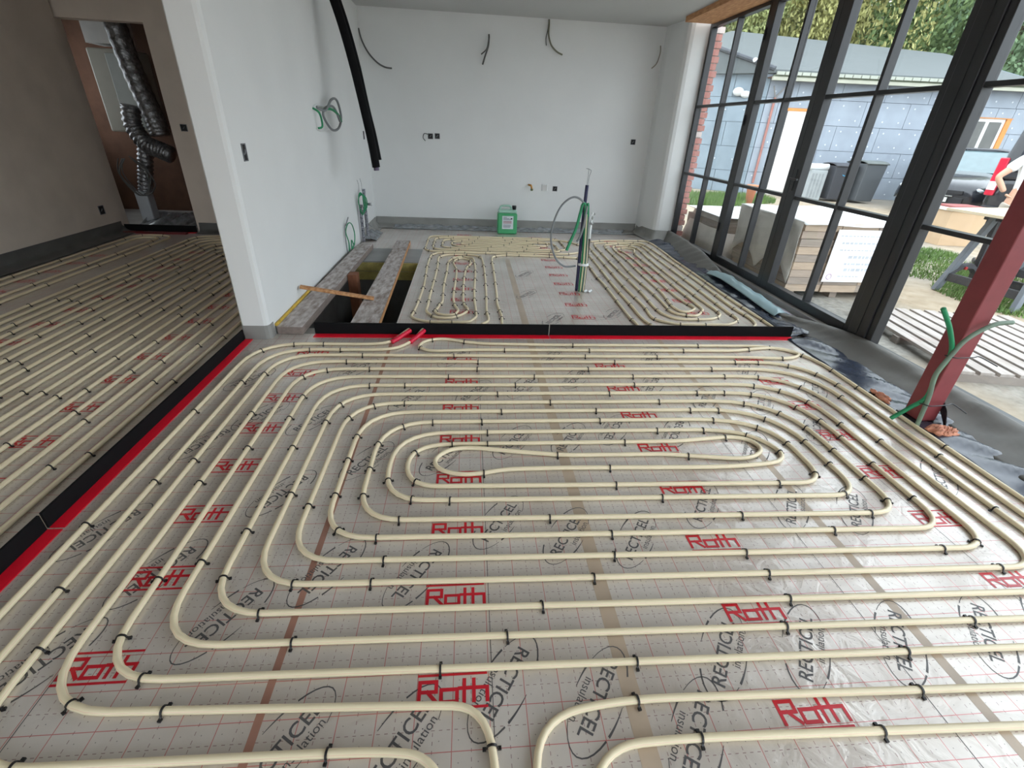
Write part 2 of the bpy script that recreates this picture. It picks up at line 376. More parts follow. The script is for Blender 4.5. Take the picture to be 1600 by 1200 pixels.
bl = ribbon('baseboard_left', MEMB, [[(-1.386, y, .12), (-1.37, y, .06), (-1.33, y, .012), (-1.26, y, .006)] for y in (6.5, 6.8, 7.1, 7.5)], wob=.008, seed=8)
ribbon('film_fold', FILM, [[(-1.36, y, .05), (-1.33, y, .05), (-1.28, y, .02), (-1.2, y, .006)] for y in (6.45, 6.6, 6.75, 6.95)], parent=bl, wob=.02, seed=9, sub=8)
struct(MB().prism([(-1.578, 3.30), (-1.578, 3.215), (-1.562, 3.196), (-1.42, 3.196), (-1.398, 3.203), (-1.386, 3.226), (-1.386, 3.28)], 0, .10).build('baseboard_pillar', MEMB))
ribbon('baseboard_side_room', MEMBD, [[(-4.395, y, .13), (-4.385, y, .07), (-4.35, y, .02), (-4.2, y, .008)] for y in (-2.5, 0, 2, 3.2, 4.3, 5.2, 6.0, 6.62)], wob=.01, seed=3)
ribbon('baseboard_doorway', MEMBD, [[(x, 6.695, .12), (x, 6.69, .06), (x, 6.66, .015), (x, 6.55, .008)] for x in (-3.5, -2.8, -2.2, -1.6)], wob=.006, seed=6)
# along the reveal and window
br = ribbon('baseboard_right', MEMB, [[(2.63, 7.5, .13), (2.61, 7.5, .06), (2.58, 7.5, .015), (2.53, 7.48, .008)], [(2.66, 7.2, .135), (2.645, 7.2, .06), (2.62, 7.2, .015), (2.56, 7.18, .008)],
     [(2.71, 6.98, .14), (2.69, 6.95, .07), (2.67, 6.9, .02), (2.6, 6.85, .008)], [(2.80, 6.945, .14), (2.78, 6.91, .07), (2.74, 6.85, .02), (2.66, 6.75, .008)], [(2.93, 6.93, .14), (2.91, 6.88, .08), (2.84, 6.8, .02), (2.72, 6.65, .008)]], wob=.005, seed=12, sub=10)
ribbon('film_fold', FILMD, [[(2.80, 6.80, .03), (2.72, 6.8, .05), (2.66, 6.8, .03), (2.58, 6.8, .006)], [(2.86, 6.3, .03), (2.76, 6.3, .055), (2.68, 6.3, .03), (2.6, 6.3, .006)], [(2.84, 5.7, .03), (2.76, 5.7, .04), (2.68, 5.7, .03), (2.6, 5.7, .006)], [(2.80, 5.1, .03), (2.72, 5.1, .04), (2.66, 5.1, .02), (2.58, 5.1, .006)], [(2.80, 4.5, .02), (2.72, 4.5, .03), (2.66, 4.5, .02), (2.58, 4.5, .004)], [(2.80, 3.9, .02), (2.72, 3.9, .03), (2.66, 3.9, .015), (2.58, 3.9, .003)], [(2.80, 3.3, .02), (2.70, 3.3, .03), (2.62, 3.3, .015), (2.56, 3.3, .003)]], parent=br, wob=.01, seed=2)
rows = []
for y, x0, z0, xb in [(6.93, 2.94, .145, .10), (6.6, 2.92, .15, .17), (6.2, 2.90, .15, .21), (5.8, 2.88, .145, .22), (5.5, 2.86, .12, .20), (5.2, 2.83, .09, .16), (4.95, 2.80, .06, .10)]:
    rows.append([(x0, y, z0), (x0-.04, y-.03, z0*.95), (x0-xb*.6, y-.05, z0*.55), (x0-xb, y-.05, .012)])
ribbon('trim_2', MEMBW, rows, wob=.014, seed=15, sub=10)
rows = []
for y, x0, z0, xb in [(3.9, 2.74, .03, 2.66), (3.6, 2.80, .06, 2.66), (3.4, 2.88, .08, 2.67), (3.2, 2.92, .10, 2.69), (3.0, 2.945, .11, 2.70), (2.7, 2.95, .112, 2.72), (2.4, 2.95, .108, 2.73), (2.1, 2.95, .105, 2.71), (1.8, 2.95, .10, 2.66), (1.5, 2.95, .10, 2.62), (1.0, 2.95, .095, 2.6), (.2, 2.95, .095, 2.6), (-1.2, 2.95, .095, 2.6)]:
    rows.append([(x0, y, z0), (x0-.05, y, z0*.95), (x0*.45+xb*.55, y, z0*.5), (xb, y, .014)])
ribbon('trim_3', MEMBW, rows, wob=.008, seed=17, sub=8)
o = ribbon('trim_4', FILMD, [[(2.76, y, .022), (2.70, y, .024), (2.62, y, .016), (2.51, y, .004)] for y in (3.25, 2.9, 2.6, 2.3, 2.0, 1.7, 1.4, 1.0, .5, -.2, -1.2)], wob=.012, seed=21, sub=8)
ribbon('trim_5', pm('pale_blue_sheet', (150, 176, 182), .35, var=.08, vscale=4), [[(2.66, y, z+.03), (2.72, y+.02, z+.06), (2.79, y+.03, z+.05), (2.84, y+.02, .02)] for y, z in ((5.05, .0), (4.8, .03), (4.5, .03), (4.2, .02), (3.9, .005), (3.7, 0))], wob=.006, seed=23, sub=8)
ribbon('trim_6', pm('pale_foil_strip', (214, 208, 222), .3, var=.05), [[(2.80, y, .006), (2.85, y, .012), (2.90, y, .012), (2.94, y, .008)] for y in (4.75, 4.4, 4.1, 3.8, 3.5)], wob=.004, seed=25, sub=6)

# ---- glazed wall: black steel frames, muntins and single panes
XW = 2.95; XD = .075; ZT = 2.60; Z1, Z2 = .925, 1.715
def bay(name, y0, y1, zb, wl, wr, rail, verticals, mw=.03, inset=0.0):
    root = thing(name, loc=((XW+XD/2, (y0+y1)/2, zb)), kind='structure'); inv = Matrix.Translation(-root.location)
    def part(n, mb, mat, bevel=0):
        mb.v = [tuple(Vector(p)-root.location) for p in mb.v]; return mb.build(n, mat, root, bevel=bevel)
    part('stile', MB().box(XW, XW+XD, y0, y0+wr, zb, ZT), BLACKM, .004); part('stile', MB().box(XW, XW+XD, y1-wl, y1, zb, ZT), BLACKM, .004)
    part('top_rail', MB().box(XW, XW+XD, y0+wr, y1-wl, ZT-.06, ZT), BLACKM, .004); part('bottom_rail', MB().box(XW, XW+XD, y0+wr, y1-wl, zb, zb+rail), BLACKM, .004)
    ys = [y0+wr]+verticals+[y1-wl]; zs = [zb+rail, Z1, Z2, ZT-.06]
    for y in verticals: part('muntin', MB().box(XW+.004, XW+XD-.004, y-mw/2, y+mw/2, zb+rail, ZT-.06), BLACKM, .003)
    for i in range(len(ys)-1):
        a = ys[i]+(mw/2 if i else 0); b = ys[i+1]-(mw/2 if i < len(ys)-2 else 0)
        for z in (Z1, Z2): part('muntin', MB().box(XW+.006, XW+XD-.006, a, b, z-mw/2, z+mw/2), BLACKM, .003)
        for j in range(3):
            c = zs[j]+(mw/2 if j else 0); d = zs[j+1]-(mw/2 if j < 2 else 0)
            part('pane', MB().box(XW+.052, XW+.058, a, b, c, d), GLASS)
    return root, part
bay('window_1', 5.575, 6.925, .06, .05, .035, .05, [6.245])
r, part = bay('door_1', 4.47, 5.575, .035, .105, .075, .105, [4.96])
for z in (.45, 1.55, 2.3): part('hinge', MB().lathe([(.009, z-.05), (.009, z+.05)], (XW-.008, 5.57, 0), 10), BLACKM)
r, part = bay('door_2', 3.20, 4.47, .035, .11, .06, .105, [3.80])
part('handle_plate', MB().box(XW-.008, XW, 4.41, 4.45, .98, 1.16), BLACKM, .002); part('lever', MB().tube([(XW-.03, 4.43, 1.08), (XW-.05, 4.42, 1.08), (XW-.05, 4.31, 1.08)], .009, 8), BLACKM)
o = MB().box(XW-.012, XW+XD+.02, 3.03, 3.20, .03, ZT).build('trim_7', BLACKM, bevel=.006); struct(o)
MB().box(XW-.016, XW-.012, 3.105, 3.117, .06, ZT).build('joint_cover', BLACKM, o)
bay('window_2', .5, 3.03, .07, .055, .04, .02, [1.72], inset=0)
bay('window_3', -2.75, .5, .07, .04, .05, .035, [-.85])
struct(MB().box(2.90, 3.03, -2.75, 6.95, -.1, .062).build('trim_8', CONC))
# brick pier outside, beside the glazing
pier = thing('brick_pier', 'red brick pier with whitish joints outside beside the glazed wall', 'pier', (3.16, 7.05, -.1))
BR = pm('red_brick', (188, 132, 122), .9, var=.2, vscale=7, bump=.3, bscale=30); BRW = pm('limewashed_brick', (205, 190, 184), .9, var=.1, vscale=7)
MB().box(-.10, -.035, -.08, .5, 0, 2.85).build('mortar_core', pm('mortar', (188, 180, 172), .95, var=.1, vscale=9), pier)
bm_a = MB().box(-.11, -.028, -.1, .11, 0, .065).mesh('brick_whole'); bm_b = MB().box(-.11, -.008, -.1, .06, 0, .065).mesh('brick_cut')
rr = random.Random(3)
for k in range(37):
    me = (bm_a if k % 2 else bm_b); mt = BRW if rr.random() < .25 else BR
    mk = me.name+mt.name
    if mk not in MATS:
        q = me.copy(); q.materials.append(mt); MATS[mk] = q
    o = bpy.data.objects.new('brick', MATS[mk]); COL.objects.link(o); o.parent = pier; o.location = (rr.uniform(-.004, .004), 0, .02+k*.076)
COIL_A = [(-0.32,5.83), (-0.41,5.75), (-0.44,5.70), (-0.45,5.50), (-0.45,5.13), (-0.43,4.53), (-0.44,4.00), (-0.45,3.81), (-0.46,3.69), (-0.46,3.65), (-0.43,3.60), (-0.39,3.57), (-0.32,3.54), (-0.20,3.53), (-0.02,3.54), (0.03,3.59), (0.06,3.66), (0.06,3.78), (0.05,4.26), (0.07,4.91), (0.07,5.26), (0.06,5.50), (0.04,5.60), (-0.02,5.64), (-0.07,5.66), (-0.16,5.60), (-0.21,5.49), (-0.23,5.38), (-0.23,4.98), (-0.24,4.45), (-0.23,4.04), (-0.25,3.96), (-0.26,3.87), (-0.28,3.80), (-0.26,3.73), (-0.22,3.70), (-0.17,3.69), (-0.12,3.71), (-0.09,3.80), (-0.12,3.94), (-0.14,4.19), (-0.13,4.69), (-0.13,5.07), (-0.15,5.21), (-0.17,5.38), (-0.14,5.52), (-0.07,5.57), (0.01,5.50), (0.02,5.32), (-0.02,5.18), (-0.04,4.93), (-0.05,4.57), (-0.05,4.15), (-0.04,3.96), (-0.01,3.85), (-0.02,3.77), (-0.07,3.69), (-0.15,3.63), (-0.25,3.63), (-0.30,3.68), (-0.35,3.78), (-0.35,3.94), (-0.35,4.24), (-0.34,4.86), (-0.34,5.24), (-0.35,5.57), (-0.31,5.67), (-0.24,5.73), (-0.11,5.75), (0.04,5.74), (0.13,5.66), (0.16,5.53), (0.17,4.89), (0.16,4.16), (0.15,3.82), (0.16,3.61), (0.14,3.54), (0.10,3.49)]
COIL_Atop = [(1.31,5.71), (0.96,5.75), (0.61,5.85), (0.08,5.86)]
COIL_A2 = [(0.26,3.49), (0.27,3.68), (0.25,3.99), (0.26,4.27), (0.27,5.07), (0.27,5.53), (0.29,5.67), (0.38,5.75), (0.49,5.77), (0.89,5.76), (1.26,5.73), (1.33,5.68), (1.39,5.46), (1.37,4.92), (1.38,4.53), (1.36,3.76), (1.37,3.56), (1.37,3.48)]
COIL_C = [(2.52,3.45), (2.53,3.62), (2.52,4.18), (2.54,4.92), (2.55,5.49), (2.55,5.70), (2.58,6.21), (2.58,6.70), (2.46,6.81), (2.03,6.78), (1.86,6.75), (1.67,6.65), (1.63,6.55), (1.62,6.41), (1.60,5.94), (1.59,5.29), (1.57,4.62), (1.58,3.98), (1.56,3.76), (1.57,3.65), (1.68,3.55), (1.80,3.53), (2.08,3.53), (2.19,3.55), (2.31,3.66), (2.31,3.83), (2.32,4.29), (2.34,5.15), (2.35,5.81), (2.37,6.47), (2.21,6.55), (2.10,6.57), (1.95,6.52), (1.84,6.39), (1.82,5.70), (1.79,4.99), (1.80,4.35), (1.79,3.99), (1.78,3.86), (1.83,3.77), (1.97,3.74), (2.07,3.85), (2.11,3.96), (2.11,4.45), (2.13,5.16), (2.13,5.79), (2.15,6.06), (2.20,6.22), (2.17,6.30), (2.06,6.32), (1.99,6.26), (1.99,6.15), (2.02,6.01), (2.03,5.64), (2.01,4.94), (2.00,4.43), (2.00,4.28), (2.01,4.14), (2.04,3.97), (2.03,3.91), (1.95,3.84), (1.88,3.85), (1.85,3.96), (1.86,4.08), (1.90,4.41), (1.91,5.02), (1.93,5.68), (1.92,5.69), (1.92,6.11), (1.94,6.33), (1.99,6.41), (2.08,6.43), (2.22,6.42), (2.27,6.21), (2.24,5.80), (2.22,5.14), (2.23,5.14), (2.21,4.27), (2.22,3.95), (2.21,3.78), (2.11,3.68), (1.99,3.65), (1.80,3.65), (1.71,3.72), (1.67,3.91), (1.69,4.39), (1.69,5.21), (1.69,5.20), (1.70,5.93), (1.72,6.48), (1.78,6.58), (1.85,6.61), (2.04,6.66), (2.23,6.68), (2.35,6.66), (2.45,6.52), (2.46,5.64), (2.45,5.63), (2.45,4.81), (2.42,3.98), (2.44,3.70), (2.41,3.55), (2.34,3.47)]
COIL_C2 = [(1.42,6.00), (1.50,5.91), (1.49,5.22), (1.47,4.64), (1.47,4.05), (1.46,3.69), (1.48,3.54), (1.49,3.45)]

# ================================================================ HEATING PIPES
RP = .0106; ZP = .0112
# one clip: strap bent over the pipe with two barbed feet
def clip_mesh():
    m = MB(); r = .0128; P = [(-.019, -.0095)]+[(-r*math.cos(a), .0005+r*math.sin(a)) for a in [math.radians(d) for d in (-8, 22, 45, 70, 90, 110, 135, 158, 188)]]+[(.019, -.0095)]
    pr = []
    for i, (y, z) in enumerate(P):
        a = P[max(i-1, 0)]; b = P[min(i+1, len(P)-1)]; t = Vector((b[0]-a[0], b[1]-a[1])).normalized(); n = (-t.y*.0013, t.x*.0013)
        pr.append([(x, y+s*n[0], z+s*n[1]) for x, s in ((-.0028, -1), (.0028, -1), (.0028, 1), (-.0028, 1))])
    for i in range(len(pr)-1):
        m.add(pr[i]+pr[i+1], [(k, (k+1) % 4, 4+(k+1) % 4, 4+k) for k in range(4)])
    for s in (-1, 1): m.box(-.0042, .0042, s*.0195-.0045, s*.0195+.0045, -.0112, -.005)
    me = m.mesh('clip'); me.materials.append(CLIP); return me
CLIPM = clip_mesh()
NCLIP = [0]
def pipe_loop(label, P, group='underfloor heating pipes', seed=0, smoothed=False, zfun=None, gap=(.5, .95), spots=None, visible=None):
    """P: plan path (Vectors). Empty > pipe, clip..."""
    Q = [P[0]]
    for q in P[1:]:                      # drop doubled points, subdivide long runs
        d = q-Q[-1]
        if d.length < .002: continue
        n = max(1, int(d.length/.3)); st = Q[-1].copy()
        Q += [st+d*(k+1)/n for k in range(n)]
    P = Q
    root = thing('heating_pipe', label, 'pipe', (P[0].x, P[0].y, 0), group=group)
    rnd = random.Random(seed); off = Vector((P[0].x, P[0].y, 0))
    m = MB().tube([(p.x-off.x, p.y-off.y, zfun(p) if zfun else ZP) for p in P], RP, 10)
    m.build('pipe', PIPE, root, smooth=True)
    # clips by arc length, closer together in the bends
    nxt = rnd.uniform(.1, .3); acc = 0; n = 0
    for i in range(len(P)-1):
        a, b = P[i], P[i+1]; L = (b-a).length; pos = nxt-acc
        turn = 0
        if 0 < i < len(P)-2:
            t0 = (P[i]-P[i-1]); t1 = (P[i+2]-P[i+1])
            if t0.length > 1e-6 and t1.length > 1e-6: turn = abs(t0.angle(t1))
        while pos < L and L > 1e-6:
            q = a+(b-a)*(pos/L); d = (b-a).normalized()
            if (visible is None or visible(q)) and n < 300:
                o = bpy.data.objects.new('clip', CLIPM); COL.objects.link(o); o.parent = root
                o.location = (q.x-off.x, q.y-off.y, ZP); o.rotation_euler = (0, 0, math.atan2(d.y, d.x)+rnd.uniform(-.12, .12)); n += 1
            nxt = acc+pos+(rnd.uniform(.15, .26) if turn > .1 else rnd.uniform(*gap)); pos = nxt-acc
        acc += L
    NCLIP[0] += n
    return root
V2 = lambda L: [Vector((p[0], p[1])) for p in L]
T = [0, 1.80, 1.90, 2.00, 2.10, 2.20, 2.295, 2.395, 2.50, 2.61, 2.715, 2.82, 2.92, 3.005, 3.10]
B = [0, 1.70, 1.59, 1.505, 1.395, 1.305, 1.20, 1.105, 1.0, .90, .805, .72]
LX = [0, -.166, -.28, -.36, -.445, -.555, -.646, -.736, -.833, -.93, -1.036, -1.136, -1.233, -1.322, -1.433]
RX = {3: 1.55, 4: 1.645, 5: 1.75, 6: 1.85, 7: 1.972, 8: 2.063, 9: 2.17, 10: 2.29, 11: 2.385, 14: 2.49}
TL, TR, BR_, BL = .27, .42, .14, .19
by = lambda k, x: B[k]-.03*max(0, x-.3)/1.4+.014*max(0, -x)/.7
def goB(k_from_T, k):       # down the right lane of T row into B row, over to the left lane
    x = RX[k_from_T]; return [(x, T[k_from_T], TR), (x, by(k, x), BR_)]
seq = [(-.02, -1.0), (-.03, .45), (-.09, .59, .15), (-.213, .612, .15), (LX[12], .632, .19), (LX[12], T[12], TL), (1.948, 2.901, .1), (2.217, 2.881), (2.331, 2.893), (2.421, 2.947), (2.391, 3.026), (2.271, 3.07), (2.1, 3.045), (1.957, 3.01), (.575, 3.007), (.033, 3.01), (-.252, 2.983), (-.32, 3.019), (-.356, 3.073), (-.31, 3.163), (-.221, 3.20), (-.128, 3.19), (-.035, 3.145), (.126, 3.113), (.589, 3.099)]
seq += goB(14, 10)
for k in (10, 8, 6, 4):
    seq += [(LX[k], by(k, LX[k]), BL), (LX[k], T[k], TL)] + goB(k, k-2)
seq += [(LX[2], by(2, LX[2]), .16), (LX[2], T[2], .2), (1.068, 1.899), (1.268, 1.923), (1.378, 1.932), (1.464, 1.896), (1.479, 1.818), (1.407, 1.762), (1.318, 1.745), (1.176, 1.763), (.961, 1.794), (.452, 1.797), (.176, 1.84), (.007, 1.872), (-.101, 1.857), (-.166, 1.779), (-.139, 1.704), (-.037, 1.665), (.063, 1.675), (.167, 1.70), (.435, 1.703), (1.25, 1.685, .2), (1.55, 1.72, .12), (1.56, 1.86, .1), (1.40, 2.0, .25)]
for k in (3, 5, 7, 9):
    if k > 3: pass
    seq += [(LX[k], T[k], TL), (LX[k], by(k, LX[k]), BL)]
    x = RX[k+2]; seq += [(x, by(k, x), BR_), (x, T[k+2], TR)]
seq += [(LX[11], T[11], TL), (LX[11], by(11, LX[11])+.01, .2), (-.144, .712, .1), (.05, .70, .2), (.07, .45), (.07, -1.0)]
vis = lambda q: q.y > .45
pipe_loop('cream heating pipe wound in a long double spiral across the foreground foil', fillet(seq), seed=1, visible=vis)
# flow and return running into the red sleeves
def rise(p): return ZP+max(0, (p.y-3.15))*.22 if -.6 < p.x < -.3 else ZP
pipe_loop('outermost cream pipe beside the black strip, ending in the first red sleeve', fillet([(LX[14], -1.2), (LX[14], 3.10, .33), (-.68, 3.095, .1), (-.56, 3.125), (-.44, 3.30)]), seed=2, visible=vis, zfun=rise)
pipe_loop('second cream pipe from the black strip, ending in the second red sleeve', fillet([(LX[13], -1.2), (LX[13], 3.005, .3), (-.62, 3.0, .12), (-.49, 3.03, .1), (-.40, 3.16), (-.33, 3.32)]), seed=3, visible=vis, zfun=rise)
pipe_loop('cream pipe curving up from the bottom edge and running right', fillet([(.145, -1.0), (.15, .45), (.18, .66, .22), (.42, .695, .15), (2.6, .63)]), seed=5, visible=vis)
pipe_loop('cream pipe lowest on the right, curving up from the bottom edge', fillet([(.25, -1.0), (.255, .40), (.33, .585, .2), (.55, .592, .15), (2.6, .53)]), seed=6, visible=vis)
# coils in the back zone
def path(L, k=4): return [Vector((p.x, p.y)) for p in crom([(x, y, 0) for x, y in L], k)]
pipe_loop('cream pipe coiled into a narrow upright oval next to the floor pit', path([(1.32, 5.70), (.95, 5.77), (.61, 5.845), (.08, 5.85)]+COIL_A), seed=7, gap=(.25, .42))
pipe_loop('single cream pipe bordering the bare foil between the back coils', path(COIL_A2), seed=8, gap=(.28, .5))
def dedup(L):
    out = [L[0]]
    for p in L[1:]:
        if math.hypot(p[0]-out[-1][0], p[1]-out[-1][1]) > .045: out.append(p)
    return out
pipe_loop('cream pipe coiled into a tall loop beside the black glazed doors', path(dedup(COIL_C)), seed=9, gap=(.3, .5))
pipe_loop('short cream pipe running from behind the conduit bundle to the black joint board', path(COIL_C2), seed=10, gap=(.28, .5))
# flat coil along the back wall
yb = lambda k: 6.35+(.05+.098*k); ya = lambda k: 6.35-(.05+.098*k)
xl = [-.10, -.22, -.34, -.45, -.54]; xr = [.95, 1.06, 1.17, 1.27, 1.36]
sq = [(1.42, 6.0), (1.2, ya(4)-.02)]
for k in (4, 2): sq += [(xl[k], ya(k), .14), (xl[k], yb(k), .14), (xr[k-1], yb(k), .16), (xr[k-1], ya(k-2), .12)]
sq += [(xl[0], ya(0), .05), (xl[0], yb(0), .05), (xr[0]-.1, yb(0), .05)]
for k in (1, 3): sq += [(xr[k]-.1, ya(k), .1), (xl[k], ya(k), .14), (xl[k], yb(k), .14), (xr[min(k+1, 4)]-.02, yb(k), .14)]
sq = [p for p in sq]+[(1.5, 6.45)]
pipe_loop('cream pipe flattened coil lying along the back wall before the green canister', fillet(sq), seed=11, gap=(.3, .5))
# side room: one double spiral of parallel lanes
sq = []; X0 = -1.71; n = 9
for i in range(n):
    a = X0-.1*i; b = X0-.1*(2*n-1-i); y = 6.42-.105*i
    if i % 2 == 0: sq += [(a, -1.2-.1*i, .1), (a, y, .22), (b, y, .22), (b, -1.2-.1*i, .1)]
    else: sq += [(b, -1.1-.1*i, .1), (b, y, .22), (a, y, .22), (a, -1.1-.1*i, .1)]
sq[0] = (X0, -1.2)
pipe_loop('cream pipe laid in long parallel lanes over the dim side room floor', fillet(sq), seed=12, gap=(.45, .8), visible=lambda q: q.y > 1.1)
sq = []
for i, (a, b, y) in enumerate([(-3.66, -4.12, 6.40), (-3.77, -4.0, 6.28)]):
    sq += ([(a, -1.2, .1), (a, y, .2), (b, y, .2), (b, -1.2, .1)] if i == 0 else [(b+.0, -1.0, .1), (b, y, .1), (a, y, .1), (a, -1.2, .1)])
pipe_loop('cream pipe in four lanes nearest the side room wall', fillet(sq), seed=13, gap=(.4, .7), visible=lambda q: q.y > 3.2)
# red sleeves
SL = pm('red_sleeve', (222, 26, 62), .4, var=.08, vscale=20)
def ribbed(pts, r, n=10):
    P = crom(pts, 8); return P, [r*(1+.06*math.sin(i*2.2)) for i in range(len(P))]
for lab, pts in (('left of two red corrugated sleeves passing under the black joint board', [(-.545, 3.132, .012), (-.50, 3.19, .02), (-.455, 3.26, .03), (-.43, 3.29, .036)]), ('right of two red corrugated sleeves passing under the black joint board', [(-.415, 3.13, .011), (-.39, 3.18, .018), (-.35, 3.25, .03), (-.33, 3.29, .036)])):
    P, R = ribbed(pts, .0165); tag(MB().tube(P, R, 10).build('red_sleeve', SL, smooth=True), lab, 'sleeve', 'red sleeves at the joint board')

# black joint boards standing on red adhesive feet
def joint(label, a, b, h, side, foot):
    a = Vector(a); b = Vector(b); d = (b-a).normalized(); nn = Vector(side)
    root = thing('joint_board', label, 'joint strip', (a.x, a.y, 0), group='black joint boards with red feet')
    mk = lambda mb: mb
    L = (b-a).length; t = .01
    def q(mb, o0, o1, z0, z1):
        P = [Vector((0, 0)), d*L]; v = []
        for z in (z0, z1):
            for p in P:
                for o in (o0, o1): w = p+nn*o; v.append((w.x, w.y, z))
        return mb.add(v, [(0, 2, 3, 1), (4, 5, 7, 6), (0, 1, 5, 4), (2, 6, 7, 3), (0, 4, 6, 2), (1, 3, 7, 5)])
    q(MB(), -t, 0, 0, h).build('upright_board', BLACKF, root, bevel=.0015); q(MB(), 0, foot, .0008, .004).build('red_foot', REDF, root)
joint('long black joint board with red foot between front and back pipe zones, left segment', (-1.115, 3.295), (.605, 3.297), .088, (0, -1), .062)
joint('black joint board with red foot between front and back zones, right segment', (.612, 3.298), (2.57, 3.30), .088, (0, -1), .062)
joint('black joint board with red foot along the side room, far segment', (-1.562, 3.19), (-1.562, 1.42), .074, (1, 0), .052)
joint('black joint board with red foot along the side room, near segment at left edge', (-1.562, 1.41), (-1.555, -1.2), .074, (1, 0), .052)

# ================================================================ PIT, PLANKS
WOOD_S = pm('plank_side', (140, 126, 118), .85, var=.15, vscale=6, stretch=(5, 1.6, 9))  # darker copy for the side faces, shading put into the wood colour
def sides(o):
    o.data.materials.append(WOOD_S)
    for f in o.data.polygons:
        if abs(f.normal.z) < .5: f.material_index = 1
o = MB().prism([(-1.376, 3.285), (-1.192, 3.275), (-1.162, 5.99), (-1.335, 5.95)], .001, .062).build('plank', WOOD_R, bevel=.006)
sides(o); tag(o, 'thick weathered plank against the white wall, bridging the floor pit', 'plank', 'planks over the pit')
o = MB().prism([(-.885, 3.325), (-.675, 3.325), (-.751, 6.30), (-.914, 6.27)], .001, .048).build('plank', WOOD_R, bevel=.005)
sides(o); tag(o, 'plaster-splashed plank across the middle of the floor pit', 'plank', 'planks over the pit'); MB().prism([(-.674, 3.325), (-.671, 3.325), (-.747, 6.30), (-.75, 6.30)], .006, .044).build('bare_edge', WOOD_O, o)
o = MB().bar((-1.372, 3.88, .17), (-.80, 3.93, .062), .045, .022).build('wooden_lath', WOOD_O, bevel=.003); tag(o, 'short pale wooden lath lying across both planks', 'lath')
o = MB().box(-1.172, -1.085, 4.62, 4.74, -.95, .062).build('wooden_beam', WOOD_B, bevel=.004); tag(o, 'brown beam end standing up out of the floor pit', 'beam')
o = MB().tube(crom([(-1.378, 3.30, .068), (-1.378, 3.5, .068), (-1.378, 3.8, .067), (-1.378, 4.1, .067)], 6), .012, 8).build('edge_insulation', pm('yellow_foam', (214, 178, 74), .8, var=.15, vscale=20), None); tag(o, 'yellow foam edge strip squeezed between plank and white wall', 'foam strip')

# ================================================================ SMALL INTERIOR THINGS
# green canister
jc = thing('canister', 'green plastic canister with white label by the back wall', 'canister', (.56, 7.17, 0))
JG = pm('green_translucent_plastic', (72, 168, 112), .35, var=.06, vscale=6); JP = pm('pale_green_plastic', (160, 200, 182), .35, var=.04, vscale=6)
MB().box(-.142, .142, -.085, .085, .001, .29).build('body', JG, jc, bevel=.02)
m = MB(); m.prism([(-.135, -.08), (.135, -.08), (.135, .08), (-.135, .08)], .288, .335); m.build('shoulder', JP, jc, bevel=.02)
MB().tube(crom([(-.11, 0, .325), (-.09, 0, .375), (0, 0, .385), (.045, 0, .372), (.055, 0, .33)], 5), .014, 8).build('handle', JP, jc, smooth=True)
MB().lathe([(.026, .33), (.026, .352), (.031, .352), (.031, .385), (.027, .388)], (.098, 0, 0), 16).build('cap', DARK, jc, smooth=True)
lb = MB().box(-.075, .085, -.0875, -.0852, .075, .255).build('paper_label', pm('label_paper', (214, 222, 226), .7, var=.03), jc)
LR = pm('label_red_print', (170, 96, 110), .7); LG = pm('label_grey_print', (120, 128, 134), .7)
for z, w, c in ((.236, .05, LG), (.22, .09, LG), (.205, .11, LG), (.182, .12, LR), (.171, .12, LR), (.155, .12, LR), (.13, .11, LG), (.115, .11, LG), (.1, .1, LG)):
    MB().box(-.06, -.06+w, -.0881, -.0876, z-.0035, z+.0035).build('print_line', c, lb)
MB().box(.045, .07, -.0881, -.0876, .21, .228).build('print_mark', pm('label_dark_print', (50, 50, 60), .7), lb)

# conduit bundle rising from the bare foil
cb = thing('conduit_bundle', 'bundle of green, grey and dark conduits rising from the bare foil', 'conduits', (1.085, 4.43, 0))
tb = lambda n, mat, pts, r, k=8, par=None: MB().tube(crom(pts, k), r, 10).build(n, mat, par or cb, smooth=True)
tb('green_conduit', GREEN, [(-.005, -.012, 0), (-.008, -.012, .3), (-.02, -.014, .6), (-.034, -.016, .76), (-.046, -.018, .805), (-.066, -.02, .80), (-.078, -.024, .74), (-.105, -.03, .60), (-.145, -.04, .49), (-.18, -.05, .40)], .0135)
tb('green_conduit', GREEN, [(.014, -.014, 0), (.014, -.014, .3), (.004, -.014, .6), (-.014, -.016, .79), (-.022, -.02, .80)], .0125); tb('grey_conduit', GREYC, [(-.022, -.02, .79), (-.028, -.028, .74), (-.04, -.036, .62), (-.066, -.04, .52), (-.09, -.042, .48)], .0105)
tb('navy_sleeve', NAVY, [(-.03, .01, 0), (-.035, .01, .35), (-.04, .012, .7), (-.037, .012, .96)], .0155)
tb('black_pipe', DARK, [(.04, .012, 0), (.04, .012, .3), (.037, .012, .52)], .012); tb('white_sleeve', WHITEP, [(.037, .012, .50), (.036, .012, .56), (.036, .012, .62)], .0145)
for dx, c, h in ((.028, 'ivory', .6), (.0, 'ivory', .72), (.022, 'grey', .7)):
    tb('thin_conduit', GREYC if c == 'grey' else pm('ivory_conduit', (214, 206, 168), .5, var=.05), [(dx, -.028, 0), (dx, -.028, .3), (dx-.012, -.026, h*.8), (dx-.02, -.022, h)], .0075)
tb('grey_conduit_loop', GREYC, [(-.02, -.02, .60), (-.03, -.02, .74), (-.07, -.02, .83), (-.16, -.02, .86), (-.26, -.02, .78), (-.32, -.02, .62), (-.325, -.02, .47), (-.27, -.02, .32), (-.18, -.02, .245), (-.07, -.02, .25)], .009)
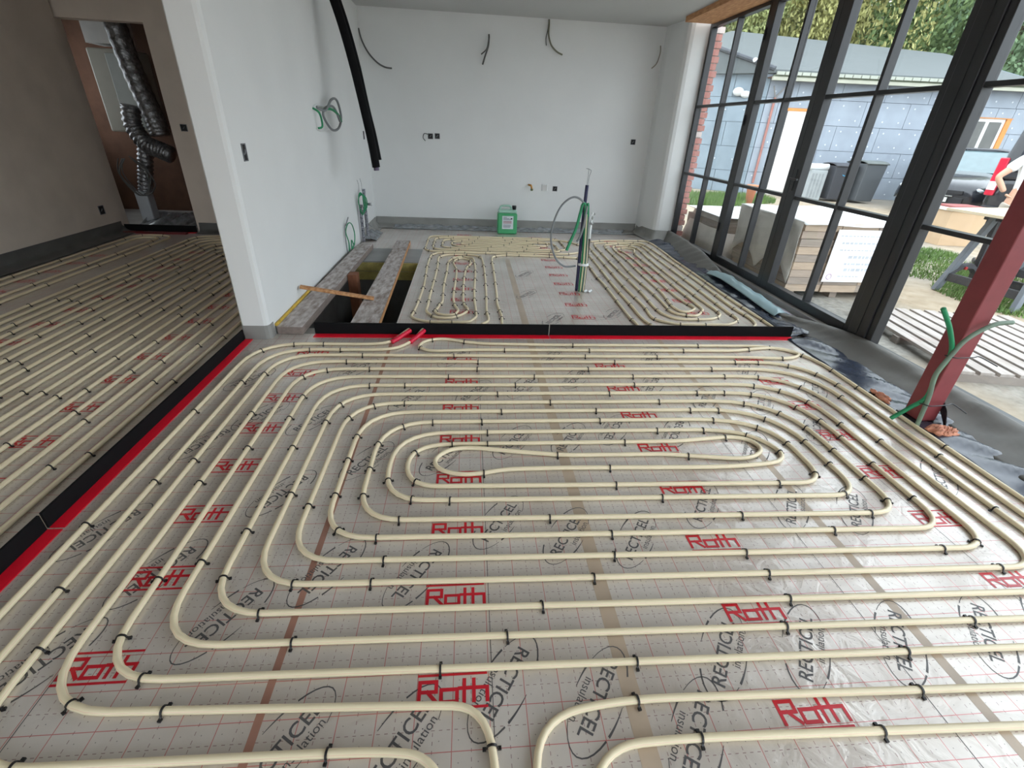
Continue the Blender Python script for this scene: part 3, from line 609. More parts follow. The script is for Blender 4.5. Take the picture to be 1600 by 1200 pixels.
for k, dx in enumerate((-.004, .006)): tb('bare_wire', GREYC, [(-.037+dx, .012, .95), (-.032+dx, .012, 1.03), (-.028+dx*2, .012, 1.08), (-.04-.02*k, .012, 1.095)], .0022)
MB().lathe([(.052, .255), (.052, .272)], (.005, -.008, 0), 18).build('tape_band', WHITEP, cb, smooth=True)
MB().grid(lambda u, v: (.03+.09*u, -.03-.05*v+.02*u, .004+.02*math.sin(u*5+v*3)**2), 6, 5).build('torn_tape', WHITEP, cb, solid=.001)
MB().grid(lambda u, v: (.03+.03*u, .0+.02*math.sin(v*6), .64+.09*v+.01*math.sin(u*7)), 5, 6).build('torn_tape', WHITEP, cb, solid=.001)

# black insulated tubes hanging from the ceiling
ht = thing('hanging_tube', 'thick black insulated tube hanging from the ceiling by the corner', 'tube', (-1.12, 5.5, 0))
tb('foam_tube', BLACKF, [(-.16, 0, 2.63), (-.105, 0, 2.40), (-.035, 0, 2.15), (.03, 0, 1.85), (.09, 0, 1.5), (.135, 0, 1.2), (  .162, .0, .955)], .04, par=ht)
tb('foam_tube', BLACKF, [(-.145, .08, 2.63), (-.09, .08, 2.40), (-.02, .08, 2.15), (.045, .08, 1.85), (.10, .075, 1.5), (.145, .07, 1.25), (.178, .06, 1.02)], .036, par=ht)
tb('copper_core', pm('purple_grey_core', (92, 80, 104), .5), [(.155, 0, 1.05), (.160, 0, .97), (.163, 0, .925)], .028, par=ht)

# conduits on the left wall
lw = thing('conduit_bundle', 'dark tubes and coiled green cable against the white wall near the corner', 'conduits', (-1.35, 6.42, 0))
SPK = pm('speckled_dark_tube', (54, 54, 62), .6, var=.3, vscale=60, rgb2=(170, 172, 180))
tb('dark_tube', SPK, [(0, -.04, 0), (0, -.04, .25), (.002, -.03, .45)], .02, par=lw); tb('dark_tube', SPK, [(.03, .10, 0), (.03, .10, .3), (.03, .09, .5), (.035, .10, .62)], .021, par=lw)
tb('stub_pipe', SPK, [(.03, .10, .44), (.07, .10, .44), (.10, .10, .44)], .016, par=lw)
MB().lathe([(.02, 0), (.02, .025)], (.10, .10, .44), 12, 'x').build('end_cap', WHITEP, lw, smooth=True)
for k in range(4):
    tb('green_cable', GREEN, [(.03+(.03+.008*k)*math.cos(a), -.10+.03*k+.01*math.sin(2*a), .47+(.13-.012*k)*math.sin(a)) for a in [i*math.pi/5 for i in range(11)]], .0055, 4, lw)
tb('thin_cable', GREYC, [(.02, -.02, .45), (.04, .04, .3), (.05, .10, .2), (.08, .16, .15)], .005, par=lw)
for dy in (-.07, .1): tb('bare_wire', GREYC, [(.01, dy, .6), (.01, dy+.01, .68), (.0, dy, .74)], .002, par=lw)
sw = thing('cable_loop', 'small loop of thin green cables at the wall foot behind the plank', 'cables', (-1.365, 5.72, .058))
tb('green_cable', GREEN, [(.0, -.10, 0), (.01, -.12, .1), (.0, -.16, .22), (.02, -.1, .30), (.03, .03, .27), (.03, .12, .15), (.02, .10, .04), (.01, .02, .0)], .006, par=sw)
tb('grey_cable', GREYC, [(0, -.2, 0), (0, -.2, .15), (.0, -.18, .27), (.01, -.14, .3), (.02, -.06, .36)], .006, par=sw)
tb('green_cable', GREEN, [(.02, -.05, 0), (.02, -.02, .1), (.02, .06, .03)], .006, par=sw)
wl = thing('cable_loop', 'coiled green and grey cables sticking out of the white wall at eye height', 'cables', (-1.39, 5.15, 1.42))
wl.location = (-1.39, 5.02, 1.42)
tb('green_cable', GREEN, [(0, 0, .04), (.05, .02, .0), (.05, .06, -.10), (.02, .03, -.12)], .009, par=wl)
tb('grey_cable', GREYC, [(0, .12, .05), (.06, .2, .03), (.09, .34, .12), (.10, .52, .12), (.10, .62, -.02), (.09, .5, -.12), (.06, .34, -.13), (.03, .22, -.02), (.05, .25, .05), (.09, .4, .06), (.1, .55, -.06)], .011, par=wl)
tb('green_cable', GREEN, [(.05, .25, .04), (.08, .36, .04), (.1, .5, .0), (.1, .6, -.06)], .012, par=wl)
tb('white_cable', WHITEP, [(0, .02, .05), (.02, .1, .07), (.05, .2, .06)], .006, par=wl); tb('white_cable', WHITEP, [(0, .02, -.12), (.02, .1, -.14), (.05, .3, -.13)], .006, par=wl)
# loose cables on the back wall
def cables(label, x, z, strands):
    r = thing('loose_cable', label, 'cables', (x, 7.55, z), group='loose cables on the back wall')
    for pts, rad, mt in strands: tb('strand', mt, pts, rad, par=r)
DK = pm('dark_grey_cable', (88, 88, 86), .5, var=.1)
cables('short forked grey cable hanging high on the middle of back wall', .27, 2.42, [([(0, 0, 0), (0, -.03, -.04), (-.01, -.04, -.13), (-.05, -.04, -.24), (-.08, -.03, -.33)], .011, DK), ([(0, 0, .0), (-.005, -.04, -.06), (-.03, -.05, -.16), (-.10, -.05, -.22)], .008, DK)])
cables('olive cable dangling from the ceiling edge, right of the forked cable', 1.045, 2.62, [([(0, 0, 0), (0, -.03, -.06), (0, -.04, -.16), (.04, -.05, -.27), (.12, -.05, -.34), (.2, -.04, -.37)], .010, pm('olive_cable', (118, 116, 96), .5)), ([(0, 0, 0), (-.01, -.02, -.1), (-.03, -.03, -.2), (-.02, -.03, -.28)], .006, DK)])
cables('thin beige cable hanging at the right corner of back wall', 2.575, 2.42, [([(0, 0, 0), (.0, -.03, -.08), (-.03, -.04, -.2), (-.09, -.04, -.26)], .007, pm('beige_cable', (160, 152, 138), .5))])
cables('grey cable curving out from behind the hanging black tube', -1.385, 2.30, [([(0, 0, .1), (.03, -.03, -.02), (.10, -.04, -.15), (.2, -.05, -.25), (.3, -.05, -.30), (.39, -.04, -.31)], .010, DK)])

# wall boxes
SOCK = pm('box_interior', (30, 28, 30), .7); RIM = pm('box_rim', (120, 122, 126), .6)
def wallbox(label, loc, face, w=.07, h=.07, filled=None):
    r = thing('socket_box', label, 'socket box', loc, group='recessed socket boxes')
    d = {'-y': 0, '+x': math.pi/2}[face]; r.rotation_euler = (0, 0, d)
    m = MB()
    for a, b, c, e in ((-w/2, w/2, h/2-.006, h/2), (-w/2, w/2, -h/2, -h/2+.006), (-w/2, -w/2+.006, -h/2, h/2), (w/2-.006, w/2, -h/2, h/2)): m.box(a, b, -.006, .001, c, e)
    m.build('rim', RIM, r)
    MB().box(-w/2+.006, w/2-.006, -.002, .001, -h/2+.006, h/2-.006).build('cavity', SOCK, r)
    MB().tube(crom([(-.012, -.003, -.012), (0, -.006, 0), (.012, -.003, .014)], 4), .005, 6).build('wire_end', RIM, r, smooth=True)
    return r
b1 = wallbox('left of the paired dark socket boxes on the back wall', (-.53, 7.55, 1.22), '-y'); tb('loose_wire', DK, [(-.02, -.006, .02), (-.08, -.04, .03), (-.1, -.04, -.02), (-.07, -.04, -.06)], .005, par=b1)
wallbox('right of the paired dark socket boxes on the back wall', (-.435, 7.55, 1.225), '-y')
wallbox('single dark socket box near the right end of back wall', (2.39, 7.55, 1.262), '-y')
wallbox('dark socket box low on back wall beside the white plate', (1.295, 7.55, .593), '-y')
wallbox('socket box on the white wall near its front edge', (-1.39, 3.39, 1.178), '+x', .06, .1)
wallbox('small socket box on white wall beside the hanging black tube', (-1.39, 7.24, 1.204), '+x', .07, .1)
wallbox('socket box on the brown wall right of the side room doorway', (-3.38, 6.70, 1.21), '-y', .075, .075)
wallbox('socket box low on the long side room wall', (-4.40, 6.36, .30), '+x', .09, .1)
wp = thing('cover_plate', 'square white blank plate low on the back wall', 'wall plate', (1.138, 7.55, .605))
MB().box(-.045, .045, -.012, .001, -.05, .05).build('plate', WHITEP, wp, bevel=.006); MB().box(-.036, .036, -.0145, -.012, -.04, .04).build('raised_face', pm('offwhite_plastic', (205, 204, 202), .5, var=.03), wp, bevel=.003)
tp = thing('brass_stub', 'small brass tap stub low on the back wall', 'tap', (.925, 7.55, .615))
BRS = pm('brass', (196, 140, 70), .35, metal=.7, var=.1)
tb('elbow', BRS, [(-.03, .0, .02), (-.02, -.04, .02), (0, -.06, .015), (.012, -.06, -.03)], .014, par=tp); MB().lathe([(.018, -.055), (.02, -.04), (.02, -.025)], (.013, -.06, 0), 10).build('valve_nut', pm('verdigris', (110, 120, 90), .5), tp)

# red steel post with conduits strapped to it
RS = pm('red_oxide_paint', (142, 62, 66), .55, var=.1, vscale=10)
ps = thing('steel_post', 'red oxide painted steel post in front of the glazed wall', 'post', (2.602, 2.11, 0))
MB().box(-.053, .053, -.053, .053, .012, 2.57).build('shaft', RS, ps, bevel=.006)
MB().box(-.075, .075, -.075, .075, .0, .012).build('base_plate', DARK, ps)
MB().grid(lambda u, v: ((.045+.05*u), (-.065-.07*v+.06*u), .012+.11*(1-v)*(1-.3*u)+.02*math.sin(5*u+4*v)), 8, 8).build('black_flashing', pm('black_flashing', (28, 28, 32), .5, bump=.5, bscale=40), ps, solid=.003)
pc = thing('conduit_pair', 'green conduits strapped to the foot of the red post', 'conduits', (2.525, 2.06, 0))
tb('green_conduit', GREEN, [(-.115, .03, .012), (-.07, .0, .10), (-.035, -.03, .19), (-.05, -.03, .33), (-.03, -.03, .45), (-.10, -.025, .58), (-.19, -.02, .69)], .0115, par=pc)
tb('grey_green_conduit', pm('grey_green_conduit', (120, 140, 122), .5, var=.1), [(-.02, -.045, .01), (-.025, -.045, .06), (-.04, -.045, .2), (-.07, -.045, .33), (-.04, -.045, .45), (.0, -.045, .54), (.10, -.045, .615), (.20, -.045, .63)], .0115, par=pc)
for z, e in ((.15, .12), (.44, .16)): MB().tube(crom([(-.06, -.03, z), (-.03, -.062, z), (.02, -.062, z), (.10, -.045, z-.005), (.15, -.03, z-.01), (.15+e*.4, -.08, z-.04)], 5), .003, 6).build('wire_tie', DARK, pc)
OR = pm('orange_foam', (228, 156, 126), .8, var=.18, vscale=30, bump=.6, bscale=60)
for lab, c, r in (('larger lump of orange foam at the foot of the red post', (2.61, 1.95, .025), (.11, .06, .03)), ('flat orange foam lump left of the red post', (2.55, 2.33, .014), (.04, .09, .018))):
    m = MB(); rn = random.Random(c[0])
    for k in range(16): m.ball((c[0]+rn.uniform(-1, 1)*r[0]*.6, c[1]+rn.uniform(-1, 1)*r[1]*.7, max(c[2]*.6, .012)+rn.uniform(0, .4)*r[2]), (r[0]*.33, r[1]*.33, min(r[2]*.7, .018)), 9, 6, .22)
    tag(m.build('foam_lump', OR, smooth=True), lab, 'foam')

# ================================================================ UTILITY ROOM seen through the doorway
SIL = pm('silver_foil_duct', (150, 150, 152), .3, metal=.75, var=.3, vscale=30, bump=.7, bscale=50)
def duct(label, pts, r, ribs=26, sag=.1):
    P = crom(pts, 14); R = [r*(1+sag*math.sin(i*1.9)) for i in range(len(P))]
    return tag(MB().tube(P, R, 14).build('flexible_duct', SIL, smooth=True), label, 'duct', 'silver ducts in the utility room')
duct('long straight silver duct descending from the utility room ceiling', [(-4.10, 7.2, 2.62), (-4.10, 7.2, 2.2), (-4.03, 7.18, 1.7), (-3.93, 7.14, 1.3), (-3.90, 7.12, 1.1)], .115, sag=.05)
duct('curved silver duct bending to the right below the long duct', [(-4.2, 7.2, 1.42), (-4.24, 7.2, 1.2), (-4.12, 7.15, 1.0), (-3.95, 7.12, .93), (-3.82, 7.1, .88)], .1)
duct('thin ribbed silver duct dropping to the utility room floor', [(-4.16, 7.2, 1.0), (-4.22, 7.2, .8), (-4.28, 7.2, .6), (-4.33, 7.2, .42)], .085)
vu = thing('ventilation_unit', 'pale grey ventilation unit on the utility room wall', 'ventilation unit', (-4.55, 7.75, 1.1))
MB().box(-.32, .22, 0, .4, 0, .95).build('casing', pm('pale_grey_casing', (172, 170, 158), .6, var=.04), vu, bevel=.02); MB().box(-.10, .20, -.012, 0, .05, .9).build('front_cover', pm('cover_grey', (176, 182, 178), .5, var=.05), vu, bevel=.006)
MB().box(-.3, .1, .02, .38, 1.0, 1.5).build('intake_box', pm('white_board', (205, 204, 200), .7, var=.05), vu)
m = thing('cable_bundle', 'tangled dark cables hanging below the silver ducts', 'cables', (-4.3, 7.05, .5))
rn = random.Random(5)
for k in range(6): tb('cable', DK, [(-.12+rn.uniform(-.05, .05), 0, .32), (-.15+rn.uniform(-.05, .02), .0, .12), (-.02+rn.uniform(-.05, .05), .01, -.12), (.14+rn.uniform(-.05, .05), .02, .0), (.12+rn.uniform(-.05, .05), 0, .2), (-.02, 0, .35)], .006, par=m)
o = MB().box(-4.46, -4.3, 7.14, 7.3, 0, .42).build('duct_connector', pm('white_connector', (176, 180, 184), .5, var=.05), bevel=.02); tag(o, 'whitish connector block under the thin duct in the utility room', 'connector')
o = MB().box(-3.95, -3.34, 7.55, 7.6, 0, .85).build('chipboard_sheet', pm('rust_panel', (150, 84, 52), .7, var=.15, vscale=4)); tag(o, 'rust brown board leaning in the utility room', 'panel')
o = ribbon('crumpled_film', FILM, [[(x, 7.5, .10), (x, 7.3, .09), (x, 7.1, .07), (x, 6.9, .015)] for x in (-4.4, -4.1, -3.8, -3.5)], kind=None, wob=.05, seed=31, sub=10); tag(o, 'crumpled silver plastic film on the utility room floor', 'film')
joint('black joint board across the utility room doorway', (-4.40, 6.66), (-3.53, 6.66), .085, (0, -1), .05)
o = MB().box(-4.35, -3.6, 6.52, 6.58, .0, .02).build('sill_strip', pm('dark_red_strip', (120, 34, 40), .5), floor)

# ================================================================ OUTSIDE
ZG = -.10
def ground_mat():
    m = bpy.data.materials.new('yard_ground'); m.use_nodes = True; nt = m.node_tree; N = nt.nodes; L = nt.links; b = N['Principled BSDF']; b.inputs['Roughness'].default_value = .95
    tc = N.new('ShaderNodeTexCoord')
    def noise(s, d=5):
        n = N.new('ShaderNodeTexNoise'); n.inputs['Scale'].default_value = s; n.inputs['Detail'].default_value = d; L.new(tc.outputs['Object'], n.inputs['Vector']); return n.outputs[0]
    def ramp(f, a, ca, b_, cb_):
        r = N.new('ShaderNodeValToRGB'); r.color_ramp.elements[0].position = a; r.color_ramp.elements[0].color = ca; r.color_ramp.elements[1].position = b_; r.color_ramp.elements[1].color = cb_; L.new(f, r.inputs[0]); return r.outputs[0]
    g = ramp(noise(25), .3, lin(118, 114, 106), .7, lin(150, 146, 138)); s = ramp(noise(6), .3, lin(146, 130, 108), .7, lin(172, 158, 138))
    mx = N.new('ShaderNodeMix'); mx.data_type = 'RGBA'; L.new(ramp(noise(.35, 3), .42, (0, 0, 0, 1), .58, (1, 1, 1, 1)), mx.inputs[0]); L.new(g, mx.inputs[6]); L.new(s, mx.inputs[7])
    L.new(mx.outputs[2], b.inputs['Base Color'])
    bp = N.new('ShaderNodeBump'); bp.inputs['Strength'].default_value = .4; L.new(noise(60, 3), bp.inputs['Height']); L.new(bp.outputs[0], b.inputs['Normal']); return m
m = MB(); m.box(3.03, 60, -30, 60, ZG-.3, ZG); m.box(-40, 3.03, 8.46, 60, ZG-.3, ZG); m.box(-40, 3.03, -30, -2.76, ZG-.3, ZG)
struct(m.build('ground', ground_mat()))
# hillside behind the house
HILL = pm('hillside_soil', (96, 104, 70), .95, var=.3, vscale=.6)
m = MB().grid(lambda u, v: (-20+75*u, 24+22*v-8*u, ZG-.2+11*v+1.2*math.sin(u*9+v*5)), 30, 10); struct(m.build('hillside', HILL, smooth=True))
GRA = pm('grass_blades', (110, 138, 72), .8, var=.25, vscale=4, rgb2=(70, 98, 44))
def grass(label, spots, n, h, seed):
    m = MB(); rn = random.Random(seed)
    for k in range(n):
        cx, cy, rx, ry = rn.choice(spots); a = rn.uniform(0, 6.28); r = math.sqrt(rn.random()); x = cx+rx*r*math.cos(a); y = cy+ry*r*math.sin(a); hh = h*rn.uniform(.5, 1.1); d = rn.uniform(0, 6.28); w = .008
        m.add([(x-w*math.cos(d), y-w*math.sin(d), ZG), (x+w*math.cos(d), y+w*math.sin(d), ZG), (x+rn.uniform(-.04, .04), y+rn.uniform(-.04, .04), ZG+hh)], [(0, 1, 2)])
    return tag(m.build('grass', GRA), label, 'grass', kind='stuff')
grass('patchy grass around the sawhorses in the yard', [(6.4, 6.0, .9, .8), (5.9, 4.6, .5, .7), (6.9, 7.0, .8, .5), (7.2, 5.2, .9, .9)], 9000, .07, 1)
grass('strip of green grass along the neighbouring house', [(6.3, 12.9, .9, 1.2), (7.4, 13.2, .9, .9), (5.8, 11.9, .5, .8)], 9000, .16, 2)
grass('yellowish grass at the wall base by the bins', [(11.4, 14.15, .5, .2)], 900, .14, 3)

# ---- neighbouring house clad in insulation panels
HA = math.radians(-6.41); hs = thing('neighbour_house', 'house clad in pale blue-grey insulation panels with grey roof', 'house', (8.31, 14.80, ZG), HA)
PAN = pm('insulation_panel', (155, 164, 175), .7, var=.08, vscale=2.5); PANL = pm('ribbed_panel', (134, 148, 158), .7, var=.08, vscale=3)
CORE = pm('panel_gap', (84, 92, 102), .9); SCREW = pm('white_fastener', (215, 220, 226), .6)
ww, wh = 10.5, 3.1
MB().box(.02, ww, .02, 7.2, 0, wh).build('wall_core', CORE, hs)
def hole(x0, x1, z0, z1, H_): return any(a < x1 and x0 < b and c < z1 and z0 < d for a, b, c, d in H_)
HO = [(.66, 1.36, -.1, 2.27), (5.85, 6.95, 1.44, 2.26)]
scr = MB(); k = 0
zr = [0, .60, 1.25, 1.88, 2.50, 3.1]
for i in range(5):
    x = -(.0, .6, .25, .85, .4)[i]
    while x < ww:
        x0 = max(x, 0); x1 = min(x+1.22, ww); z0, z1 = zr[i], zr[i+1]
        cuts = [(x0, x1, z0, z1)]
        for h in HO:
            nc = []
            for (a, b, c, d) in cuts:
                if a < h[1] and h[0] < b and c < h[3] and h[2] < d:
                    if a < h[0]: nc.append((a, h[0], c, d))
                    if b > h[1]: nc.append((h[1], b, c, d))
                    if d > h[3]: nc.append((max(a, h[0]), min(b, h[1]), h[3], d))
                    if c < h[2]: nc.append((max(a, h[0]), min(b, h[1]), c, h[2]))
                else: nc.append((a, b, c, d))
            cuts = nc
        for (a, b, c, d) in cuts:
            if b-a > .04 and d-c > .03: MB().box(a+.006, b-.006, -.02, .03, c+.005, d-.005).build('insulation_panel', PAN, hs)
        for sx in (.15, .6, 1.05):
            for sz in (.15, .5):
                X = x+sx; Z = z0+sz
                if 0 < X < ww and not hole(X-.04, X+.04, Z-.04, Z+.04, HO): scr.lathe([(.022, -.026), (.022, -.02)], (X, 0, Z), 8, 'y')
        x += 1.22
# gable side receding to the left
gl = 2.2; ga = math.radians(180-26)      # local direction of the gable wall
gd = Vector((math.cos(ga), math.sin(ga))); gn = Vector((-gd.y, gd.x)); gn = gn if gn.y < 0 else -gn
G = lambda s, o, z: (gd.x*s+gn.x*o, gd.y*s+gn.y*o, z)
vt = lambda s: 3.12+.30*s                  # verge height along the gable
def gbox(s0, s1, o0, o1, z0, z1, slope=False):
    v = [G(s, o, z) for z in (0, 1) for o in (o0, o1) for s in (s0, s1)]
    v = [(p[0], p[1], (z0 if i < 4 else (vt(s0 if i % 2 == 0 else s1)+z1 if slope else z1))) for i, p in enumerate(v)]
    return MB().add(v, [(0, 2, 3, 1), (4, 5, 7, 6), (0, 1, 5, 4), (2, 6, 7, 3), (0, 4, 6, 2), (1, 3, 7, 5)])
gbox(0, gl, -.2, 0, 0, -.02, True).build('gable_core', CORE, hs)
for i in range(6):
    s = -(.3, .9)[i % 2]; z0, z1 = (zr+[3.1])[i], ((zr+[3.1])[i+1] if i < 5 else None)
    while s < gl:
        a, b = max(s, 0)+.006, min(s+1.2, gl)-.006
        if b-a > .05:
            (gbox(a, b, 0, .03, z0+.005, -.03, True) if i == 5 else gbox(a, b, 0, .03, z0+.005, z1-.005)).build('insulation_panel', PANL, hs)
            for sx in (.2, .7):
                if 0 < s+sx < gl and i < 5:
                    c = G(s+sx, .034, z0+.3); scr.ball(c, .02, 6, 4)
        s += 1.2
scr.build('fasteners', SCREW, hs)['kind'] = 'stuff'
ROOF = pm('grey_roof', (92, 98, 99), .7, var=.08, vscale=2, stretch=(1, 6, 1)); ROOFB = pm('pale_blue_roof', (128, 150, 172), .6, var=.05)
E0 = (-.1, -.35, 3.22); E1 = (9.6, -.35, 3.10); R0 = (.1, 4.2, 4.62); R1 = (7.4, 4.2, 4.26); GV = G(gl, .05, vt(gl)+.06)
def slab(name, mat, pts, zb):
    n = len(pts); v = list(pts)+[(p[0], p[1], zb) for p in pts]
    return MB().add(v, [tuple(range(n)), tuple(range(n, 2*n))[::-1]]+[(i, n+i, n+(i+1) % n, (i+1) % n) for i in range(n)]).build(name, mat, hs)
E0 = (-.12, -.36, 3.12); EM = (7.0, -.36, 3.10)
slab('roof', ROOF, [E0, EM, R1, R0], 3.04); slab('roof_flank', ROOF, [E0, R0, GV], 3.04)
slab('roof_end', ROOFB, [EM, (12.0, -.36, 3.02), (11.0, 4.2, 3.60), R1], 2.98)
MB().box(-.1, 10, -.37, -.28, 2.88, 2.96).build('gutter', pm('cream_gutter', (176, 176, 160), .6, var=.05), hs)
MB().box(-.1, 10, -.28, .0, 2.94, 2.97).build('soffit', pm('brown_soffit', (120, 96, 84), .8), hs)
SHT = pm('corrugated_edge', (168, 172, 160), .6, var=.05)
for k in range(44):
    x = -.05+k*.225; MB().box(x, x+.2, -.42, -.36, 3.0, 3.075).build('corrugated_rib', SHT, hs)
MB().box(-.1, 10, -.36, -.30, 2.96, 3.0).build('fascia', pm('olive_fascia', (104, 112, 92), .7), hs)
vp = MB().tube([(E0[0], E0[1]-.03, E0[2]+.01), (GV[0], GV[1]-.03, GV[2]+.02)], .06, 8).build('verge_cap', pm('dark_grey_cap', (74, 78, 84), .6), hs)

m = MB(); v = [G(s, o, vt(s)-z) for s in (-.1, gl) for o in (.035, .09) for z in (.0, .17)]; m.add(v, [(0, 1, 3, 2), (4, 6, 7, 5), (0, 4, 5, 1), (2, 3, 7, 6), (0, 2, 6, 4), (1, 5, 7, 3)]); m.build('verge_board', pm('pale_blue_board', (190, 204, 222), .6), hs)
for s in (.25, .5, .75): MB().ball((E0[0]+(GV[0]-E0[0])*s, E0[1]-.06+(GV[1]-E0[1])*s, E0[2]+(GV[2]-E0[2])*s+.03), (.07, .05, .06), 8, 5).build('verge_clamp', WHITEP, hs)
# white door in an orange frame, a window, downpipe, lamp
ORF = pm('orange_frame', (214, 142, 74), .6, var=.06); WHD = pm('white_door', (236, 230, 222), .5, var=.02)
dr = MB().box(.70, 1.26, -.03, .0, .0, 2.2).build('front_door', WHD, hs)
MB().box(.66, 1.36, -.05, .0, 2.2, 2.27).build('door_head', ORF, dr); MB().box(1.26, 1.36, -.05, .0, .0, 2.2).build('door_jamb', ORF, dr)
wn = MB().box(5.85, 6.85, -.02, .0, 1.46, 2.24).build('window_frame', pm('white_window_frame', (232, 232, 230), .5, var=.02), hs)
GLD = pm('dark_pane', (92, 92, 88), .15, var=.15, vscale=3)
for a, b in ((5.93, 6.27), (6.37, 6.72)): MB().box(a, b, -.026, -.02, 1.48, 2.16).build('pane', GLD, wn)
MB().box(6.80, 6.93, -.06, .0, 1.44, 2.24).build('orange_jamb', ORF, wn); MB().box(5.85, 6.95, -.07, .0, 2.24, 2.26).build('window_head', ORF, wn)
MB().tube([(.22, -.06, 2.5), (.22, -.06, .3)], .035, 8).build('downpipe', pm('rust_downpipe', (172, 118, 108), .6), hs); m = MB(); m.tube([(.22, -.06, 2.5), (.5, -.2, 2.9)], .025, 8); m.tube([(.22, -.06, 2.5), (.05, -.2, 2.75)], .02, 8); m.build('downpipe_branch', pm('grey_branch', (140, 140, 140), .6), hs)
c = G(.75, .10, 2.62); m = MB(); m.ball((c[0], c[1], c[2]), (.16, .12, .11), 10, 6); m.ball((c[0]+.2, c[1]-.05, c[2]-.06), (.16, .1, .09), 10, 6); m.build('outdoor_lamp', WHITEP, hs, smooth=True)

# orange planter
pt = MB().lathe([(.08, 0), (.12, .38), (.14, .40), (.14, .45), (.12, .45), (.10, .42)], (7.15, 12.3, ZG), 16).build('planter', pm('terracotta', (205, 132, 96), .8, var=.1), smooth=True); tag(pt, 'tall terracotta planter on the grass by the house', 'planter')

# bins
def bin_(label, loc, rz, w, d, h, col, lidcol, logo=False):
    r = thing('wheelie_bin', label, 'bin', (loc[0], loc[1], ZG), rz, 'wheelie bins'); k = .84
    v = [(sx*w/2*k, sy*d/2*k, .06) for sy in (-1, 1) for sx in (-1, 1)]+[(sx*w/2, sy*d/2, h*.93) for sy in (-1, 1) for sx in (-1, 1)]
    MB().add(v, [(0, 2, 3, 1), (4, 5, 7, 6), (0, 1, 5, 4), (2, 6, 7, 3), (0, 4, 6, 2), (1, 3, 7, 5)]).build('bin_body', col, r, bevel=.02)
    MB().grid(lambda u, q: ((u-.5)*w*1.06, (q-.5)*d*1.08, h*.93+.07*math.sin(math.pi*q)**.6*(1-.2*q)), 6, 10).build('lid', lidcol, r, solid=.025, smooth=True)
    MB().tube([(-w*.35, d*.56, h*.9), (w*.35, d*.56, h*.9)], .016, 8).build('handle_bar', lidcol, r)
    for s in (-1, 1): MB().lathe([(.09, -.025), (.09, .025)], (s*w*.42, d*.40, .09), 14, 'x').build('wheel', DARK, r)
    if logo: MB().add([(.07*math.cos(a)*q, -d/2-.004+.0, h*.72+.035*math.sin(a)*q) for q in (.55, 1) for a in [math.pi+math.pi*i/8 for i in range(9)]], [(i, i+1, i+10, i+9) for i in range(8)]).build('blue_mark', pm('blue_print', (60, 160, 210), .5), r)
bin_('tall dark grey wheelie bin against the clad house wall', (10.95, 13.45), HA+.15, .62, .72, 1.08, pm('bin_grey', (84, 88, 92), .6, var=.06), pm('bin_lid_grey', (100, 106, 104), .6))
bin_('black wheelie bin with blue mark beside the grey bin', (10.30, 13.62), HA, .58, .70, .98, pm('bin_black', (60, 62, 68), .6, var=.06), pm('bin_lid_black', (70, 72, 78), .6), True)
r = thing('meter_cabinet', 'pale grey cabinet with white rolled cover left of the bins', 'cabinet', (9.70, 13.7, ZG), HA)
MB().box(-.22, .22, -.2, .2, 0, .78).build('cabinet_body', pm('cabinet_grey', (166, 172, 174), .6, var=.06), r, bevel=.01); MB().tube([(-.3, -.05, .86), (.24, -.1, .86)], .085, 10).build('rolled_cover', WHITEP, r, smooth=True)
for k in range(4): MB().box(-.18+k*.09, -.13+k*.09, -.206, -.2, .08, .7).build('door_rib', pm('cabinet_rib', (150, 156, 158), .6), r)

